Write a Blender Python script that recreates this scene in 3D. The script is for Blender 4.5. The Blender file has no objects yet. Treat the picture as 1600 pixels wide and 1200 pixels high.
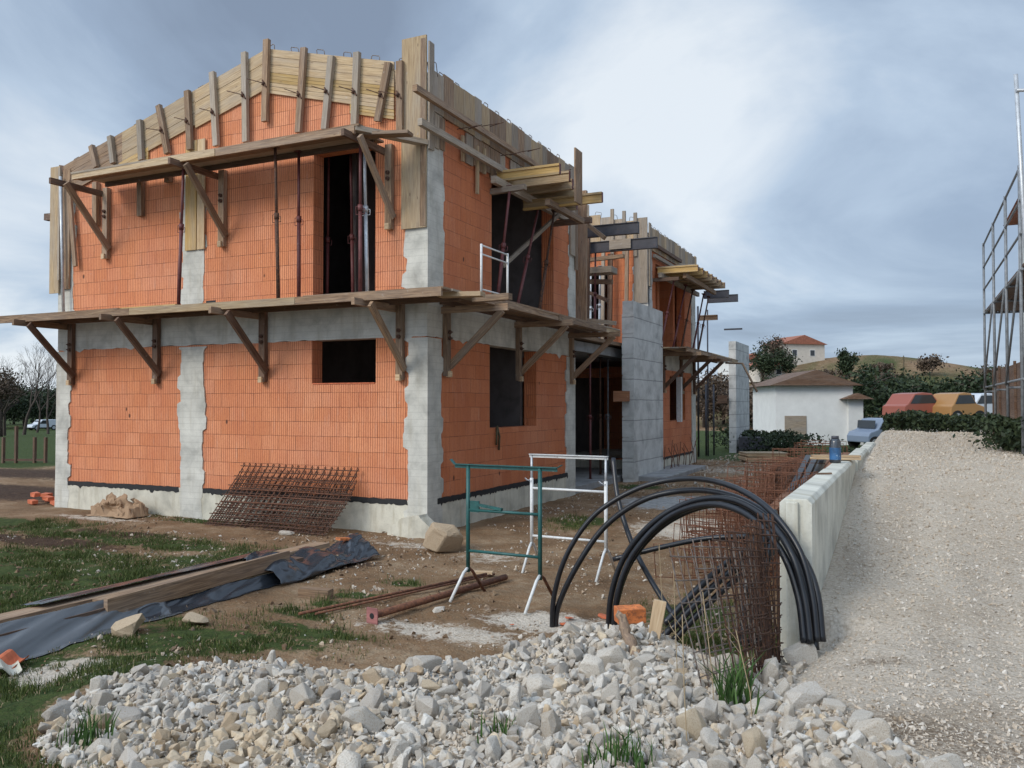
import bpy, math, random
import numpy as np
from mathutils import Vector, Matrix
random.seed(7); rng = np.random.default_rng(7)
S = bpy.context.scene; COL = S.collection
PI = math.pi
# ------------------------------------------------------------------ camera
FPX, HY = 1325.0, 632.0
TH = math.atan(620 / FPX); PITCH = math.atan((HY - 600) / FPX)
CAM = Vector((7.0, -11.74, 2.08))
cR = Vector((math.cos(TH), math.sin(TH), 0)); cFh = Vector((-math.sin(TH), math.cos(TH), 0)); cU0 = Vector((0, 0, 1))
cF = cFh * math.cos(PITCH) + cU0 * math.sin(PITCH); cU = cU0 * math.cos(PITCH) - cFh * math.sin(PITCH)
cam = bpy.data.cameras.new('camera'); camo = bpy.data.objects.new('camera', cam); COL.objects.link(camo)
camo.location = CAM; camo.rotation_euler = (PI / 2 + PITCH, 0, TH)
cam.sensor_width = 36; cam.lens = 36 * FPX / 1600; cam.clip_end = 3000; cam.clip_start = 0.1
S.camera = camo
# ------------------------------------------------------------------ light and exposure
SUN_EL, SUN_AZ = math.radians(34), math.radians(207)     # azimuth clockwise from +y
w = bpy.data.worlds.new('World'); S.world = w; w.use_nodes = True
S.view_settings.view_transform = 'Standard'; S.view_settings.look = 'None'
S.view_settings.exposure = 0.55; S.view_settings.gamma = 1.0
nt = w.node_tree; nt.nodes.clear()
def N(t, typ, **kw):
    n = t.nodes.new(typ)
    for k, v in kw.items():
        if k == 'inp':
            for kk, vv in v.items(): n.inputs[kk].default_value = vv
        else: setattr(n, k, v)
    return n
def ramp(t, stops, fac=None, interp='LINEAR'):
    n = t.nodes.new('ShaderNodeValToRGB'); cr = n.color_ramp; cr.interpolation = interp
    while len(cr.elements) < len(stops): cr.elements.new(0.5)
    for e, (p, c) in zip(cr.elements, stops):
        e.position = p; e.color = (c[0], c[1], c[2], 1) if not isinstance(c, (int, float)) else (c, c, c, 1)
    if fac is not None: t.links.new(fac, n.inputs[0])
    return n
def mathn(t, op, a, b=None, c=None, clamp=False):
    n = t.nodes.new('ShaderNodeMath'); n.operation = op; n.use_clamp = clamp
    for i, q in enumerate((a, b, c)):
        if q is None: continue
        if isinstance(q, (int, float)): n.inputs[i].default_value = q
        else: t.links.new(q, n.inputs[i])
    return n.outputs[0]
def mixc(t, fac, a, b, mode='MIX'):
    n = t.nodes.new('ShaderNodeMix'); n.data_type = 'RGBA'; n.blend_type = mode; n.clamp_factor = True
    for s, q in ((n.inputs[0], fac), (n.inputs[6], a), (n.inputs[7], b)):
        if isinstance(q, (int, float)): s.default_value = q
        elif isinstance(q, tuple): s.default_value = (q[0], q[1], q[2], 1)
        else: t.links.new(q, s)
    return n.outputs[2]
sky = N(nt, 'ShaderNodeTexSky', sky_type='NISHITA', sun_disc=False, sun_elevation=SUN_EL, sun_rotation=SUN_AZ)
bg1 = N(nt, 'ShaderNodeBackground', inp={'Strength': 0.10}); nt.links.new(sky.outputs[0], bg1.inputs[0])
tc = N(nt, 'ShaderNodeTexCoord'); sep = N(nt, 'ShaderNodeSeparateXYZ'); nt.links.new(tc.outputs['Generated'], sep.inputs[0])
# clouds live on a flat layer overhead: direction divided by its height
hz = mathn(nt, 'ADD', mathn(nt, 'MAXIMUM', sep.outputs[2], 0.0), 0.22)
cx = mathn(nt, 'DIVIDE', sep.outputs[0], hz); cy = mathn(nt, 'DIVIDE', sep.outputs[1], hz)
cmb = N(nt, 'ShaderNodeCombineXYZ'); nt.links.new(cx, cmb.inputs[0]); nt.links.new(cy, cmb.inputs[1])
n1 = N(nt, 'ShaderNodeTexNoise', inp={'Scale': 0.75, 'Detail': 8, 'Roughness': 0.56, 'Distortion': 0.6}); nt.links.new(cmb.outputs[0], n1.inputs[0])
def lobe(px, py, deg, soft):
    d = (cF + cR * ((px - 800) / FPX) + cU * ((600 - py) / FPX)).normalized()
    v = N(nt, 'ShaderNodeVectorMath', operation='DOT_PRODUCT'); nt.links.new(tc.outputs['Generated'], v.inputs[0]); v.inputs[1].default_value = d
    m = N(nt, 'ShaderNodeMapRange', interpolation_type='SMOOTHSTEP'); nt.links.new(v.outputs['Value'], m.inputs[0])
    m.inputs[1].default_value = math.cos(math.radians(deg + soft)); m.inputs[2].default_value = math.cos(math.radians(max(deg - soft, 0)))
    return m.outputs[0]
val = mathn(nt, 'MULTIPLY_ADD', n1.outputs[0], 1.7, -0.33)
val = mathn(nt, 'MULTIPLY_ADD', lobe(950, 110, 8, 8), 0.40, val)
val = mathn(nt, 'MULTIPLY_ADD', lobe(1180, 330, 7, 7), 0.06, val)
val = mathn(nt, 'MULTIPLY_ADD', lobe(20, 420, 7, 7), 0.16, val)
val = mathn(nt, 'MULTIPLY_ADD', lobe(180, 130, 14, 8), -0.11, val)
val = mathn(nt, 'MULTIPLY_ADD', lobe(1000, 260, 9, 8), -0.05, val)
val = mathn(nt, 'MULTIPLY_ADD', lobe(560, -120, 13, 8), -0.16, val)
val = mathn(nt, 'MULTIPLY_ADD', lobe(1500, 350, 9, 9), -0.05, val)
crp = ramp(nt, [(0.22, (0.225, 0.285, 0.385)), (0.46, (0.325, 0.415, 0.550)), (0.62, (0.46, 0.565, 0.70)), (0.86, (0.76, 0.82, 0.88))], val)
bg2 = N(nt, 'ShaderNodeBackground', inp={'Strength': 0.74}); nt.links.new(crp.outputs[0], bg2.inputs[0])
# an overcast sky is brightest overhead and around the veiled sun
zen = N(nt, 'ShaderNodeMapRange', interpolation_type='SMOOTHSTEP', inp={1: 0.42, 2: 0.95, 3: 0.0, 4: 0.65}); nt.links.new(sep.outputs[2], zen.inputs[0])
sunv = N(nt, 'ShaderNodeVectorMath', operation='DOT_PRODUCT'); nt.links.new(tc.outputs['Generated'], sunv.inputs[0])
sunv.inputs[1].default_value = (math.sin(SUN_AZ) * math.cos(SUN_EL), math.cos(SUN_AZ) * math.cos(SUN_EL), math.sin(SUN_EL))
glow = N(nt, 'ShaderNodeMapRange', interpolation_type='SMOOTHSTEP', inp={1: 0.1, 2: 1.0, 3: 0.0, 4: 1.3}); nt.links.new(sunv.outputs['Value'], glow.inputs[0])
nt.links.new(mathn(nt, 'MULTIPLY', mathn(nt, 'ADD', mathn(nt, 'ADD', zen.outputs[0], glow.outputs[0]), 1.0), 0.74), bg2.inputs['Strength'])
mx = N(nt, 'ShaderNodeMixShader', inp={0: 0.92}); nt.links.new(bg1.outputs[0], mx.inputs[1]); nt.links.new(bg2.outputs[0], mx.inputs[2])
wo = N(nt, 'ShaderNodeOutputWorld'); nt.links.new(mx.outputs[0], wo.inputs[0])
sl = bpy.data.lights.new('sun', 'SUN'); so = bpy.data.objects.new('sun', sl); COL.objects.link(so)
sl.energy = 1.4; sl.angle = math.radians(22); sl.color = (1.0, 0.93, 0.82)
sd = Vector((math.sin(SUN_AZ) * math.cos(SUN_EL), math.cos(SUN_AZ) * math.cos(SUN_EL), math.sin(SUN_EL)))
so.rotation_euler = sd.to_track_quat('Z', 'Y').to_euler()

# ------------------------------------------------------------------ helpers: photo measurements to metres
def ray(px, py): return cF + cR * ((px - 800) / FPX) + cU * ((600 - py) / FPX)
def P(px, py, ax, val):
    d = ray(px, py); return CAM + d * ((val - CAM[ax]) / d[ax])
def Fr(px, py, off=0.0): return P(px, py, 1, -off)
def Sd(px, py, off=0.0): return P(px, py, 0, off)
def Gd(px, py, z=0.0): return P(px, py, 2, z)
def Dp(px, py, z): return CAM + ray(px, py) * z
# ------------------------------------------------------------------ helpers: meshes
class MB:
    def __init__(s): s.v = []; s.f = []; s.uv = []; s.sm = []
    def add(s, vs, fs, uvs, smooth=False):
        o = len(s.v); s.v += [tuple(a) for a in vs]
        for f, u in zip(fs, uvs): s.f.append([o + i for i in f]); s.uv.append(u); s.sm.append(smooth)
    def box(s, x0, x1, y0, y1, z0, z1):
        vs = [(x, y, z) for z in (z0, z1) for y in (y0, y1) for x in (x0, x1)]
        fs = [(0, 2, 3, 1), (4, 5, 7, 6), (0, 1, 5, 4), (2, 6, 7, 3), (0, 4, 6, 2), (1, 3, 7, 5)]
        us = []
        for k, f in enumerate(fs):
            if k < 2: us.append([(vs[i][0], vs[i][1]) for i in f])
            elif k < 4: us.append([(vs[i][0], vs[i][2]) for i in f])
            else: us.append([(vs[i][1], vs[i][2]) for i in f])
        s.add(vs, fs, us); return s
    def beam(s, p0, p1, wd, t, up=(0, 0, 1), jit=0.0):
        p0 = Vector(p0); p1 = Vector(p1); d = (p1 - p0); L = d.length; d = d / L
        u = Vector(up); sd_ = d.cross(u)
        if sd_.length < 1e-4: sd_ = d.cross(Vector((0, 1, 0)))
        sd_.normalize(); u = sd_.cross(d).normalized()
        j = lambda: random.uniform(-jit, jit)
        vs = []
        for p in (p0, p1):
            for a, b in ((-1, -1), (1, -1), (1, 1), (-1, 1)):
                vs.append(p + sd_ * (a * wd / 2 + j()) + u * (b * t / 2 + j()))
        ou, ov = random.uniform(0, 50), random.uniform(0, 50)
        fs, us = [], []
        per = [0, wd, wd + t, 2 * wd + t, 2 * wd + 2 * t]
        for k in range(4):
            a, b = k, (k + 1) % 4
            fs.append((a, b, 4 + b, 4 + a)); us.append([(ou, ov + per[k]), (ou, ov + per[k + 1]), (ou + L, ov + per[k + 1]), (ou + L, ov + per[k])])
        e = [(ou, ov), (ou + .02, ov), (ou + .02, ov + t), (ou, ov + t)]
        fs.append((3, 2, 1, 0)); us.append(e); fs.append((4, 5, 6, 7)); us.append(e)
        s.add(vs, fs, us); return s
    def tube(s, pts, r, n=6, caps=True, smooth=True):
        pts = [Vector(p) for p in pts]; m = len(pts)
        rs = r if isinstance(r, (list, tuple)) else [r] * m
        vs, us = [], []; prev = None; L = 0; ls = []
        for i, p in enumerate(pts):
            t = (pts[min(i + 1, m - 1)] - pts[max(i - 1, 0)])
            if t.length < 1e-9: t = Vector((0, 0, 1))
            t.normalize()
            if prev is None:
                a = t.cross(Vector((0, 0, 1)))
                if a.length < 0.05: a = t.cross(Vector((1, 0, 0)))
            else: a = prev - t * prev.dot(t)
            a.normalize(); prev = a; b = t.cross(a)
            if i: L += (p - pts[i - 1]).length
            ls.append(L)
            for k in range(n):
                an = 2 * PI * k / n; vs.append(p + (a * math.cos(an) + b * math.sin(an)) * rs[i])
        fs = []; off = random.uniform(0, 30)
        for i in range(m - 1):
            for k in range(n):
                k2 = (k + 1) % n
                fs.append((i * n + k, (i + 1) * n + k, (i + 1) * n + k2, i * n + k2))
                c = 2 * PI * max(rs[i], .01)
                us.append([(ls[i] + off, k / n * c), (ls[i + 1] + off, k / n * c), (ls[i + 1] + off, (k + 1) / n * c), (ls[i] + off, (k + 1) / n * c)])
        s.add(vs, fs, us, smooth)
        if caps:
            o = len(s.v) - len(vs)
            s.f.append([o + k for k in range(n)]); s.uv.append([(0, 0)] * n); s.sm.append(False)
            s.f.append([o + (m - 1) * n + k for k in reversed(range(n))]); s.uv.append([(0, 0)] * n); s.sm.append(False)
        return s
    def prism(s, poly, plane, a, b):
        """poly in (h, z); plane 'y': h is x, extruded from y=a to y=b; plane 'x': h is y, extruded in x; plane 'z': (x,y)"""
        n = len(poly)
        mk = {'y': lambda h, z, q: (h, q, z), 'x': lambda h, z, q: (q, h, z), 'z': lambda h, z, q: (h, z, q)}[plane]
        vs = [mk(h, z, a) for h, z in poly] + [mk(h, z, b) for h, z in poly]
        fs = [tuple(range(n)), tuple(reversed(range(n, 2 * n)))]
        us = [[tuple(poly[i]) for i in range(n)], [tuple(poly[i]) for i in reversed(range(n))]]
        for i in range(n):
            j = (i + 1) % n
            fs.append((i, n + i, n + j, j))
            us.append([(poly[i][0] + a, poly[i][1]), (poly[i][0] + b, poly[i][1]), (poly[j][0] + b, poly[j][1]), (poly[j][0] + a, poly[j][1])])
        s.add(vs, fs, us); return s
    def build(s, name, mat, parent=None, origin=None, bevel=0.0):
        """vertices are given in world metres; with a parent they are stored relative to it"""
        if parent is not None: org = Vector(parent['_o']) if '_o' in parent else Vector((0, 0, 0))
        elif origin is not None: org = Vector(origin)
        else:
            a = np.array(s.v); org = Vector((float(a[:, 0].mean()), float(a[:, 1].mean()), float(a[:, 2].min())))
        me = bpy.data.meshes.new(name)
        a = np.array(s.v, dtype=np.float64) - np.array(org)
        me.from_pydata([tuple(q) for q in a], [], s.f)
        uvl = me.uv_layers.new(name='UVMap')
        flat = [c for u in s.uv for q in u for c in q]
        uvl.data.foreach_set('uv', flat)
        me.polygons.foreach_set('use_smooth', s.sm)
        me.materials.append(mat); me.update()
        import bmesh
        bm = bmesh.new(); bm.from_mesh(me); bmesh.ops.recalc_face_normals(bm, faces=bm.faces)
        if bevel > 0:
            es = [e for e in bm.edges if e.is_manifold and e.calc_face_angle(0) > 0.6]
            bmesh.ops.bevel(bm, geom=es, offset=bevel, segments=2, affect='EDGES', profile=0.6)
        bm.to_mesh(me); bm.free()
        o = bpy.data.objects.new(name, me); COL.objects.link(o)
        if parent is not None: o.parent = parent
        else: o.location = org
        return o
def thing(name, label, cat, loc=(0, 0, 0), group=None, rot=(0, 0, 0)):
    o = bpy.data.objects.new(name, None); COL.objects.link(o); o.empty_display_size = 0.2
    o.location = loc; o.rotation_euler = rot; o['label'] = label; o['category'] = cat
    if group: o['group'] = group
    o['_o'] = tuple(loc); return o
def local_thing(name, label, cat, loc, rot, group=None):
    o = thing(name, label, cat, loc, group, rot); o['_o'] = (0.0, 0.0, 0.0); return o
def tag(o, label, cat, group=None):
    o['label'] = label; o['category'] = cat
    if group: o['group'] = group
    return o
def children_of(o): return [c for c in bpy.data.objects if c.parent == o]
def dup(root, kids, loc, rot, label, scale=None):
    r = root.copy(); COL.objects.link(r); r.location = loc; r.rotation_euler = rot; r['label'] = label
    if scale: r.scale = scale
    for ch, gs in kids:
        c = ch.copy(); COL.objects.link(c); c.parent = r
        for g in gs:
            d = g.copy(); COL.objects.link(d); d.parent = c
    return r
def kids_of(root): return [(c, children_of(c)) for c in children_of(root)]

# ------------------------------------------------------------------ materials
def newmat(name):
    m = bpy.data.materials.new(name); m.use_nodes = True; t = m.node_tree; t.nodes.clear()
    b = N(t, 'ShaderNodeBsdfPrincipled'); o = N(t, 'ShaderNodeOutputMaterial'); t.links.new(b.outputs[0], o.inputs[0])
    return m, t, b
def setc(t, b, c):
    if isinstance(c, tuple): b.inputs['Base Color'].default_value = (*c, 1)
    else: t.links.new(c, b.inputs['Base Color'])
def bump(t, b, h, strength=0.4, dist=0.01, prev=None):
    n = N(t, 'ShaderNodeBump', inp={'Strength': strength, 'Distance': dist}); t.links.new(h, n.inputs['Height'])
    if prev is not None: t.links.new(prev, n.inputs['Normal'])
    t.links.new(n.outputs[0], b.inputs['Normal']); return n.outputs[0]
def noise(t, vec, scale, detail=4, rough=0.55, dist=0.0):
    n = N(t, 'ShaderNodeTexNoise', inp={'Scale': scale, 'Detail': detail, 'Roughness': rough, 'Distortion': dist})
    if vec is not None: t.links.new(vec, n.inputs['Vector'])
    return n.outputs[0]
def mapping(t, vec, sc=(1, 1, 1), loc=(0, 0, 0)):
    n = N(t, 'ShaderNodeMapping', inp={'Scale': sc, 'Location': loc}); t.links.new(vec, n.inputs[0]); return n.outputs[0]
def objrand(t): return N(t, 'ShaderNodeObjectInfo').outputs['Random']

def wood_mat(name, base, dark, light, grey=0.3, rough=0.8, wet=0.0):
    m, t, b = newmat(name); tcn = N(t, 'ShaderNodeTexCoord'); uv = tcn.outputs['UV']
    g = noise(t, mapping(t, uv, (1.3, 26, 1)), 2.2, 6, 0.6, 0.6)
    g2 = noise(t, mapping(t, uv, (0.5, 3.5, 1)), 1.5, 3, 0.5)
    g3 = noise(t, uv, 9, 5, 0.65)
    c = ramp(t, [(0.3, dark), (0.52, base), (0.75, light)], g).outputs[0]
    gm = ramp(t, [(0.4, 0.0), (0.7, 1.0)], g2).outputs[0]
    c = mixc(t, mathn(t, 'MULTIPLY', gm, grey), c, (0.30, 0.275, 0.25))
    sp = ramp(t, [(0.62, 0.0), (0.72, 1.0)], g3).outputs[0]
    c = mixc(t, mathn(t, 'MULTIPLY', sp, 0.35), c, (0.42, 0.40, 0.37))
    kn = N(t, 'ShaderNodeTexVoronoi', inp={'Scale': 2.2}); t.links.new(mapping(t, uv, (1, 3.4, 1)), kn.inputs[0])
    c = mixc(t, mathn(t, 'MULTIPLY', ramp(t, [(0.05, 1.0), (0.085, 0.0)], kn.outputs[0]).outputs[0], 0.6), c, (0.09, 0.05, 0.03))
    hs = N(t, 'ShaderNodeHueSaturation'); t.links.new(c, hs.inputs['Color'])
    t.links.new(mathn(t, 'MULTIPLY_ADD', objrand(t), 0.45, 0.78), hs.inputs['Value'])
    setc(t, b, hs.outputs[0]); b.inputs['Roughness'].default_value = rough
    bump(t, b, g, 0.35, 0.006); return m
M = {}
M['wood'] = wood_mat('weathered_wood', (0.25, 0.155, 0.088), (0.095, 0.055, 0.032), (0.42, 0.29, 0.175), 0.28)
M['wood_dark'] = wood_mat('dark_timber', (0.125, 0.066, 0.037), (0.045, 0.025, 0.015), (0.21, 0.125, 0.075), 0.15)
M['wood_light'] = wood_mat('pale_formwork_board', (0.43, 0.305, 0.17), (0.26, 0.165, 0.085), (0.57, 0.44, 0.27), 0.40)
M['wood_yellow'] = wood_mat('yellow_formwork_board', (0.46, 0.29, 0.095), (0.31, 0.19, 0.065), (0.54, 0.39, 0.19), 0.45)
M['wood_grey'] = wood_mat('grey_formwork_board', (0.32, 0.255, 0.185), (0.17, 0.13, 0.095), (0.44, 0.37, 0.29), 0.5)
M['wood_new'] = wood_mat('new_timber', (0.52, 0.37, 0.22), (0.36, 0.23, 0.12), (0.62, 0.49, 0.32), 0.15)
M['wood_red'] = wood_mat('reddish_board', (0.20, 0.082, 0.035), (0.10, 0.04, 0.02), (0.28, 0.14, 0.07), 0.1)

def brick_mat(name, tint=(1, 1, 1), sat=1.0):
    m, t, b = newmat(name); tcn = N(t, 'ShaderNodeTexCoord'); uv = tcn.outputs['UV']
    uvd = N(t, 'ShaderNodeVectorMath', operation='ADD'); t.links.new(uv, uvd.inputs[0])
    nz = N(t, 'ShaderNodeTexNoise', inp={'Scale': 3.0, 'Detail': 2}); t.links.new(uv, nz.inputs[0])
    sc_ = N(t, 'ShaderNodeVectorMath', operation='SCALE', inp={'Scale': 0.022}); t.links.new(nz.outputs['Color'], sc_.inputs[0]); t.links.new(sc_.outputs[0], uvd.inputs[1])
    v = uvd.outputs[0]
    br = N(t, 'ShaderNodeTexBrick', inp={'Scale': 1.0, 'Mortar Size': 0.0042, 'Mortar Smooth': 0.3, 'Bias': 0.0, 'Brick Width': 0.375, 'Row Height': 0.2485,
                                        'Color1': (0, 0, 0, 1), 'Color2': (1, 1, 1, 1), 'Mortar': (0.5, 0.5, 0.5, 1)})
    br.offset = 0.5; t.links.new(mapping(t, v, loc=(0.0, -0.055, 0)), br.inputs[0])
    k = lambda c: tuple(a * b_ for a, b_ in zip(c, tint))
    c = ramp(t, [(0.0, k((0.60, 0.218, 0.088))), (0.5, k((0.645, 0.245, 0.104))), (1.0, k((0.69, 0.285, 0.135)))], br.outputs['Color']).outputs[0]
    # broad streaks of wash and dust, drips of grey mortar
    n1 = noise(t, mapping(t, uv, (1.1, 0.45, 1)), 1.6, 5, 0.6)
    c = mixc(t, mathn(t, 'MULTIPLY', ramp(t, [(0.42, 0.0), (0.68, 1.0)], n1).outputs[0], 0.40), c, k((0.47, 0.135, 0.062)))
    n2 = noise(t, mapping(t, uv, (7, 0.8, 1)), 2.4, 5, 0.65)
    c = mixc(t, mathn(t, 'MULTIPLY', ramp(t, [(0.58, 0.0), (0.78, 1.0)], n2).outputs[0], 0.42), c, (0.58, 0.42, 0.33))
    n4 = noise(t, mapping(t, uv, loc=(7, 3, 0)), 0.75, 4, 0.55)
    c = mixc(t, mathn(t, 'MULTIPLY', ramp(t, [(0.45, 0.0), (0.70, 1.0)], n4).outputs[0], 0.30), c, k((0.66, 0.34, 0.22)))
    n5 = noise(t, mapping(t, uv, (2.5, 2.5, 1), (1, 9, 0)), 2.2, 6, 0.7)
    c = mixc(t, mathn(t, 'MULTIPLY', ramp(t, [(0.66, 0.0), (0.72, 1.0)], n5).outputs[0], 0.45), c, (0.50, 0.44, 0.38))
    n3 = noise(t, uv, 23, 3, 0.6)
    c = mixc(t, mathn(t, 'MULTIPLY', ramp(t, [(0.35, 1.0), (0.5, 0.0)], n3).outputs[0], 0.22), c, k((0.36, 0.095, 0.045)))
    # ribs cast into the clay, every 4.4 cm
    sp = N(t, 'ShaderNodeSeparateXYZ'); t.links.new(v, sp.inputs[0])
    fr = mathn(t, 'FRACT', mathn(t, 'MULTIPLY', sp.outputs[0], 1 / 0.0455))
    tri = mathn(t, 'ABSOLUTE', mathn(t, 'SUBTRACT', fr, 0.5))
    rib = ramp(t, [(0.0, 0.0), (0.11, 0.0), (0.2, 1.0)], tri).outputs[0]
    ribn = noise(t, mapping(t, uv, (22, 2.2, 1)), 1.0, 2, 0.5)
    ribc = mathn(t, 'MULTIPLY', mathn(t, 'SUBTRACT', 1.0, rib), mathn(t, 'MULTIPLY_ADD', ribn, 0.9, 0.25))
    c = mixc(t, ribc, c, k((0.33, 0.085, 0.04)))  # darker grooves: a little dirt, plus their shade painted into the colour
    # joints: missing mortar is dark; some open, some filled
    jn = noise(t, uv, 3.2, 3, 0.6)
    jf = mathn(t, 'MULTIPLY', br.outputs['Fac'], ramp(t, [(0.38, 0.22), (0.66, 0.95)], jn).outputs[0])
    c = mixc(t, jf, c, (0.12, 0.045, 0.028))
    vo = N(t, 'ShaderNodeTexVoronoi', inp={'Scale': 1.35}); t.links.new(mapping(t, uv, (1.6, 1, 1)), vo.inputs[0])
    hole = ramp(t, [(0.045, 1.0), (0.07, 0.0)], vo.outputs[0]).outputs[0]
    c = mixc(t, mathn(t, 'MULTIPLY', hole, 0.85), c, (0.045, 0.02, 0.014))
    setc(t, b, c); b.inputs['Roughness'].default_value = 0.88
    hh = mathn(t, 'SUBTRACT', mathn(t, 'MULTIPLY_ADD', rib, 0.8, 0.2), mathn(t, 'MULTIPLY', br.outputs['Fac'], 0.9))
    hh = mathn(t, 'SUBTRACT', hh, hole)
    p = bump(t, b, hh, 0.8, 0.007); bump(t, b, n3, 0.25, 0.004, p); return m
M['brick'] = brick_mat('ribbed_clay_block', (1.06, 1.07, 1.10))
M['brick_side'] = brick_mat('ribbed_clay_block_shaded', (0.95, 0.84, 0.76))  # same blocks, with the weaker light on the side walls put into the tint

def concrete_mat(name, base, boards=0.0, stain=0.5, lines=0.0):
    m, t, b = newmat(name); tcn = N(t, 'ShaderNodeTexCoord'); uv = tcn.outputs['UV']
    d = tuple(a * 0.62 for a in base); l = tuple(min(a * 1.22, 0.8) for a in base)
    n = noise(t, uv, 2.1, 7, 0.62, 0.3)
    c = ramp(t, [(0.3, d), (0.5, base), (0.7, l)], n).outputs[0]
    n2 = noise(t, mapping(t, uv, (4.5, 0.6, 1)), 1.7, 5, 0.6)
    c = mixc(t, mathn(t, 'MULTIPLY', ramp(t, [(0.52, 0.0), (0.75, 1.0)], n2).outputs[0], stain), c, (base[0] * 0.62, base[1] * 0.56, base[2] * 0.45))
    n3 = noise(t, uv, 45, 4, 0.7)
    c = mixc(t, mathn(t, 'MULTIPLY', ramp(t, [(0.33, 1.0), (0.44, 0.0)], n3).outputs[0], 0.45), c, d)
    sp = N(t, 'ShaderNodeSeparateXYZ'); t.links.new(uv, sp.inputs[0])
    h = n3
    if boards > 0:
        fr = mathn(t, 'FRACT', mathn(t, 'MULTIPLY', sp.outputs[1], 1 / 0.115))
        ln = ramp(t, [(0.0, 1.0), (0.07, 0.0), (0.93, 0.0), (1.0, 1.0)], fr).outputs[0]
        c = mixc(t, mathn(t, 'MULTIPLY', ln, boards), c, d)
    if lines > 0:
        fr = mathn(t, 'FRACT', mathn(t, 'MULTIPLY_ADD', sp.outputs[1], 1 / lines, mathn(t, 'MULTIPLY', noise(t, uv, 3, 3), 0.06)))
        ln = ramp(t, [(0.0, 1.0), (0.035, 0.0), (0.965, 0.0), (1.0, 1.0)], fr).outputs[0]
        c = mixc(t, mathn(t, 'MULTIPLY', ln, 0.85), c, (0.15, 0.15, 0.15))
        h = mathn(t, 'SUBTRACT', h, mathn(t, 'MULTIPLY', ln, 2.0))
    setc(t, b, c); b.inputs['Roughness'].default_value = 0.85
    bump(t, b, h, 0.35, 0.006); return m
M['concrete'] = concrete_mat('bare_concrete', (0.52, 0.505, 0.45), 0.45, 0.5)
M['plinth'] = concrete_mat('stained_plinth_concrete', (0.54, 0.51, 0.42), 0.0, 0.85)
M['concrete_wall'] = concrete_mat('precast_concrete', (0.55, 0.54, 0.47), 0.0, 0.75)
M['blockwork'] = concrete_mat('grey_lift_concrete', (0.50, 0.50, 0.48), 0.0, 0.2, 0.555)
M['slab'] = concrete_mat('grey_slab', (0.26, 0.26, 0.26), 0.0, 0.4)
M['interior'] = concrete_mat('concrete_indoor_shade', (0.10, 0.085, 0.08), 0.0, 0.4)  # darker than the bare concrete: indoor shade put into the colour
def simple(name, col, rough=0.6, metal=0.0, var=0.3, scale=6.0, second=None, thr=(0.5, 0.6), bmp=0.2, spec=0.5, coord='UV'):
    m, t, b = newmat(name); tcn = N(t, 'ShaderNodeTexCoord'); uv = tcn.outputs[coord]
    n = noise(t, uv, scale, 5, 0.6)
    c = ramp(t, [(0.3, tuple(a * (1 - var) for a in col)), (0.7, tuple(min(1, a * (1 + var)) for a in col))], n).outputs[0]
    if second:
        n2 = noise(t, mapping(t, uv, loc=(3, 5, 1)), scale * 2.3, 6, 0.7)
        c = mixc(t, ramp(t, [(thr[0], 0.0), (thr[1], 1.0)], n2).outputs[0], c, second)
    setc(t, b, c); b.inputs['Roughness'].default_value = rough; b.inputs['Metallic'].default_value = metal
    b.inputs['Specular IOR Level'].default_value = spec
    bump(t, b, n, bmp, 0.004); return m
M['rust'] = simple('rusty_steel', (0.12, 0.048, 0.026), 0.85, 0.0, 0.5, 14, (0.22, 0.088, 0.042))
M['rust_dark'] = simple('dark_rusty_steel', (0.065, 0.033, 0.022), 0.85, 0.0, 0.4, 14, (0.15, 0.065, 0.03))
M['wire_grey'] = simple('grey_wire', (0.20, 0.17, 0.15), 0.7, 0.2, 0.4, 14, (0.14, 0.07, 0.04))
M['prop_red'] = simple('oxide_red_steel', (0.115, 0.030, 0.028), 0.6, 0.0, 0.35, 10, (0.24, 0.18, 0.16), (0.62, 0.7))
M['galv'] = simple('galvanised_steel', (0.46, 0.48, 0.50), 0.45, 0.4, 0.2, 10, (0.24, 0.20, 0.17), (0.62, 0.75))
M['scaffold_steel'] = simple('grey_scaffold_steel', (0.20, 0.215, 0.23), 0.55, 0.2, 0.3, 10, (0.14, 0.10, 0.08), (0.6, 0.7))
M['white_paint'] = simple('worn_white_paint', (0.62, 0.62, 0.60), 0.5, 0.0, 0.12, 12, (0.22, 0.15, 0.11), (0.60, 0.70))
M['green_paint'] = simple('worn_green_paint', (0.014, 0.085, 0.078), 0.5, 0.0, 0.3, 10, (0.35, 0.42, 0.40), (0.63, 0.72))
M['dark_steel'] = simple('dark_steel_beam', (0.045, 0.045, 0.055), 0.6, 0.0, 0.3, 6, (0.12, 0.06, 0.04), (0.6, 0.75))
M['hose'] = simple('black_polyethylene', (0.010, 0.011, 0.014), 0.32, 0.0, 0.4, 8, (0.10, 0.10, 0.10), (0.68, 0.80), 0.05)
M['film_sheen'] = simple('black_film_sky_sheen', (0.085, 0.088, 0.092), 0.26, 0.0, 0.6, 3, (0.28, 0.29, 0.30), (0.50, 0.70), 0.4, 0.9)  # the same black film, its sky glare painted in as pale grey
M['film'] = simple('black_plastic_film', (0.035, 0.040, 0.048), 0.22, 0.0, 0.3, 5, (0.16, 0.17, 0.18), (0.54, 0.75), 0.35, 0.8)
M['bitumen'] = simple('bitumen', (0.012, 0.012, 0.013), 0.7, 0.0, 0.4, 12)
M['terracotta'] = simple('terracotta', (0.50, 0.13, 0.055), 0.8, 0.0, 0.3, 12)
M['orange_block'] = simple('orange_clay', (0.56, 0.17, 0.05), 0.8, 0.0, 0.35, 12, (0.30, 0.10, 0.04))
M['white_wall'] = simple('white_render', (0.66, 0.66, 0.64), 0.8, 0.0, 0.08, 1.5)
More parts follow.
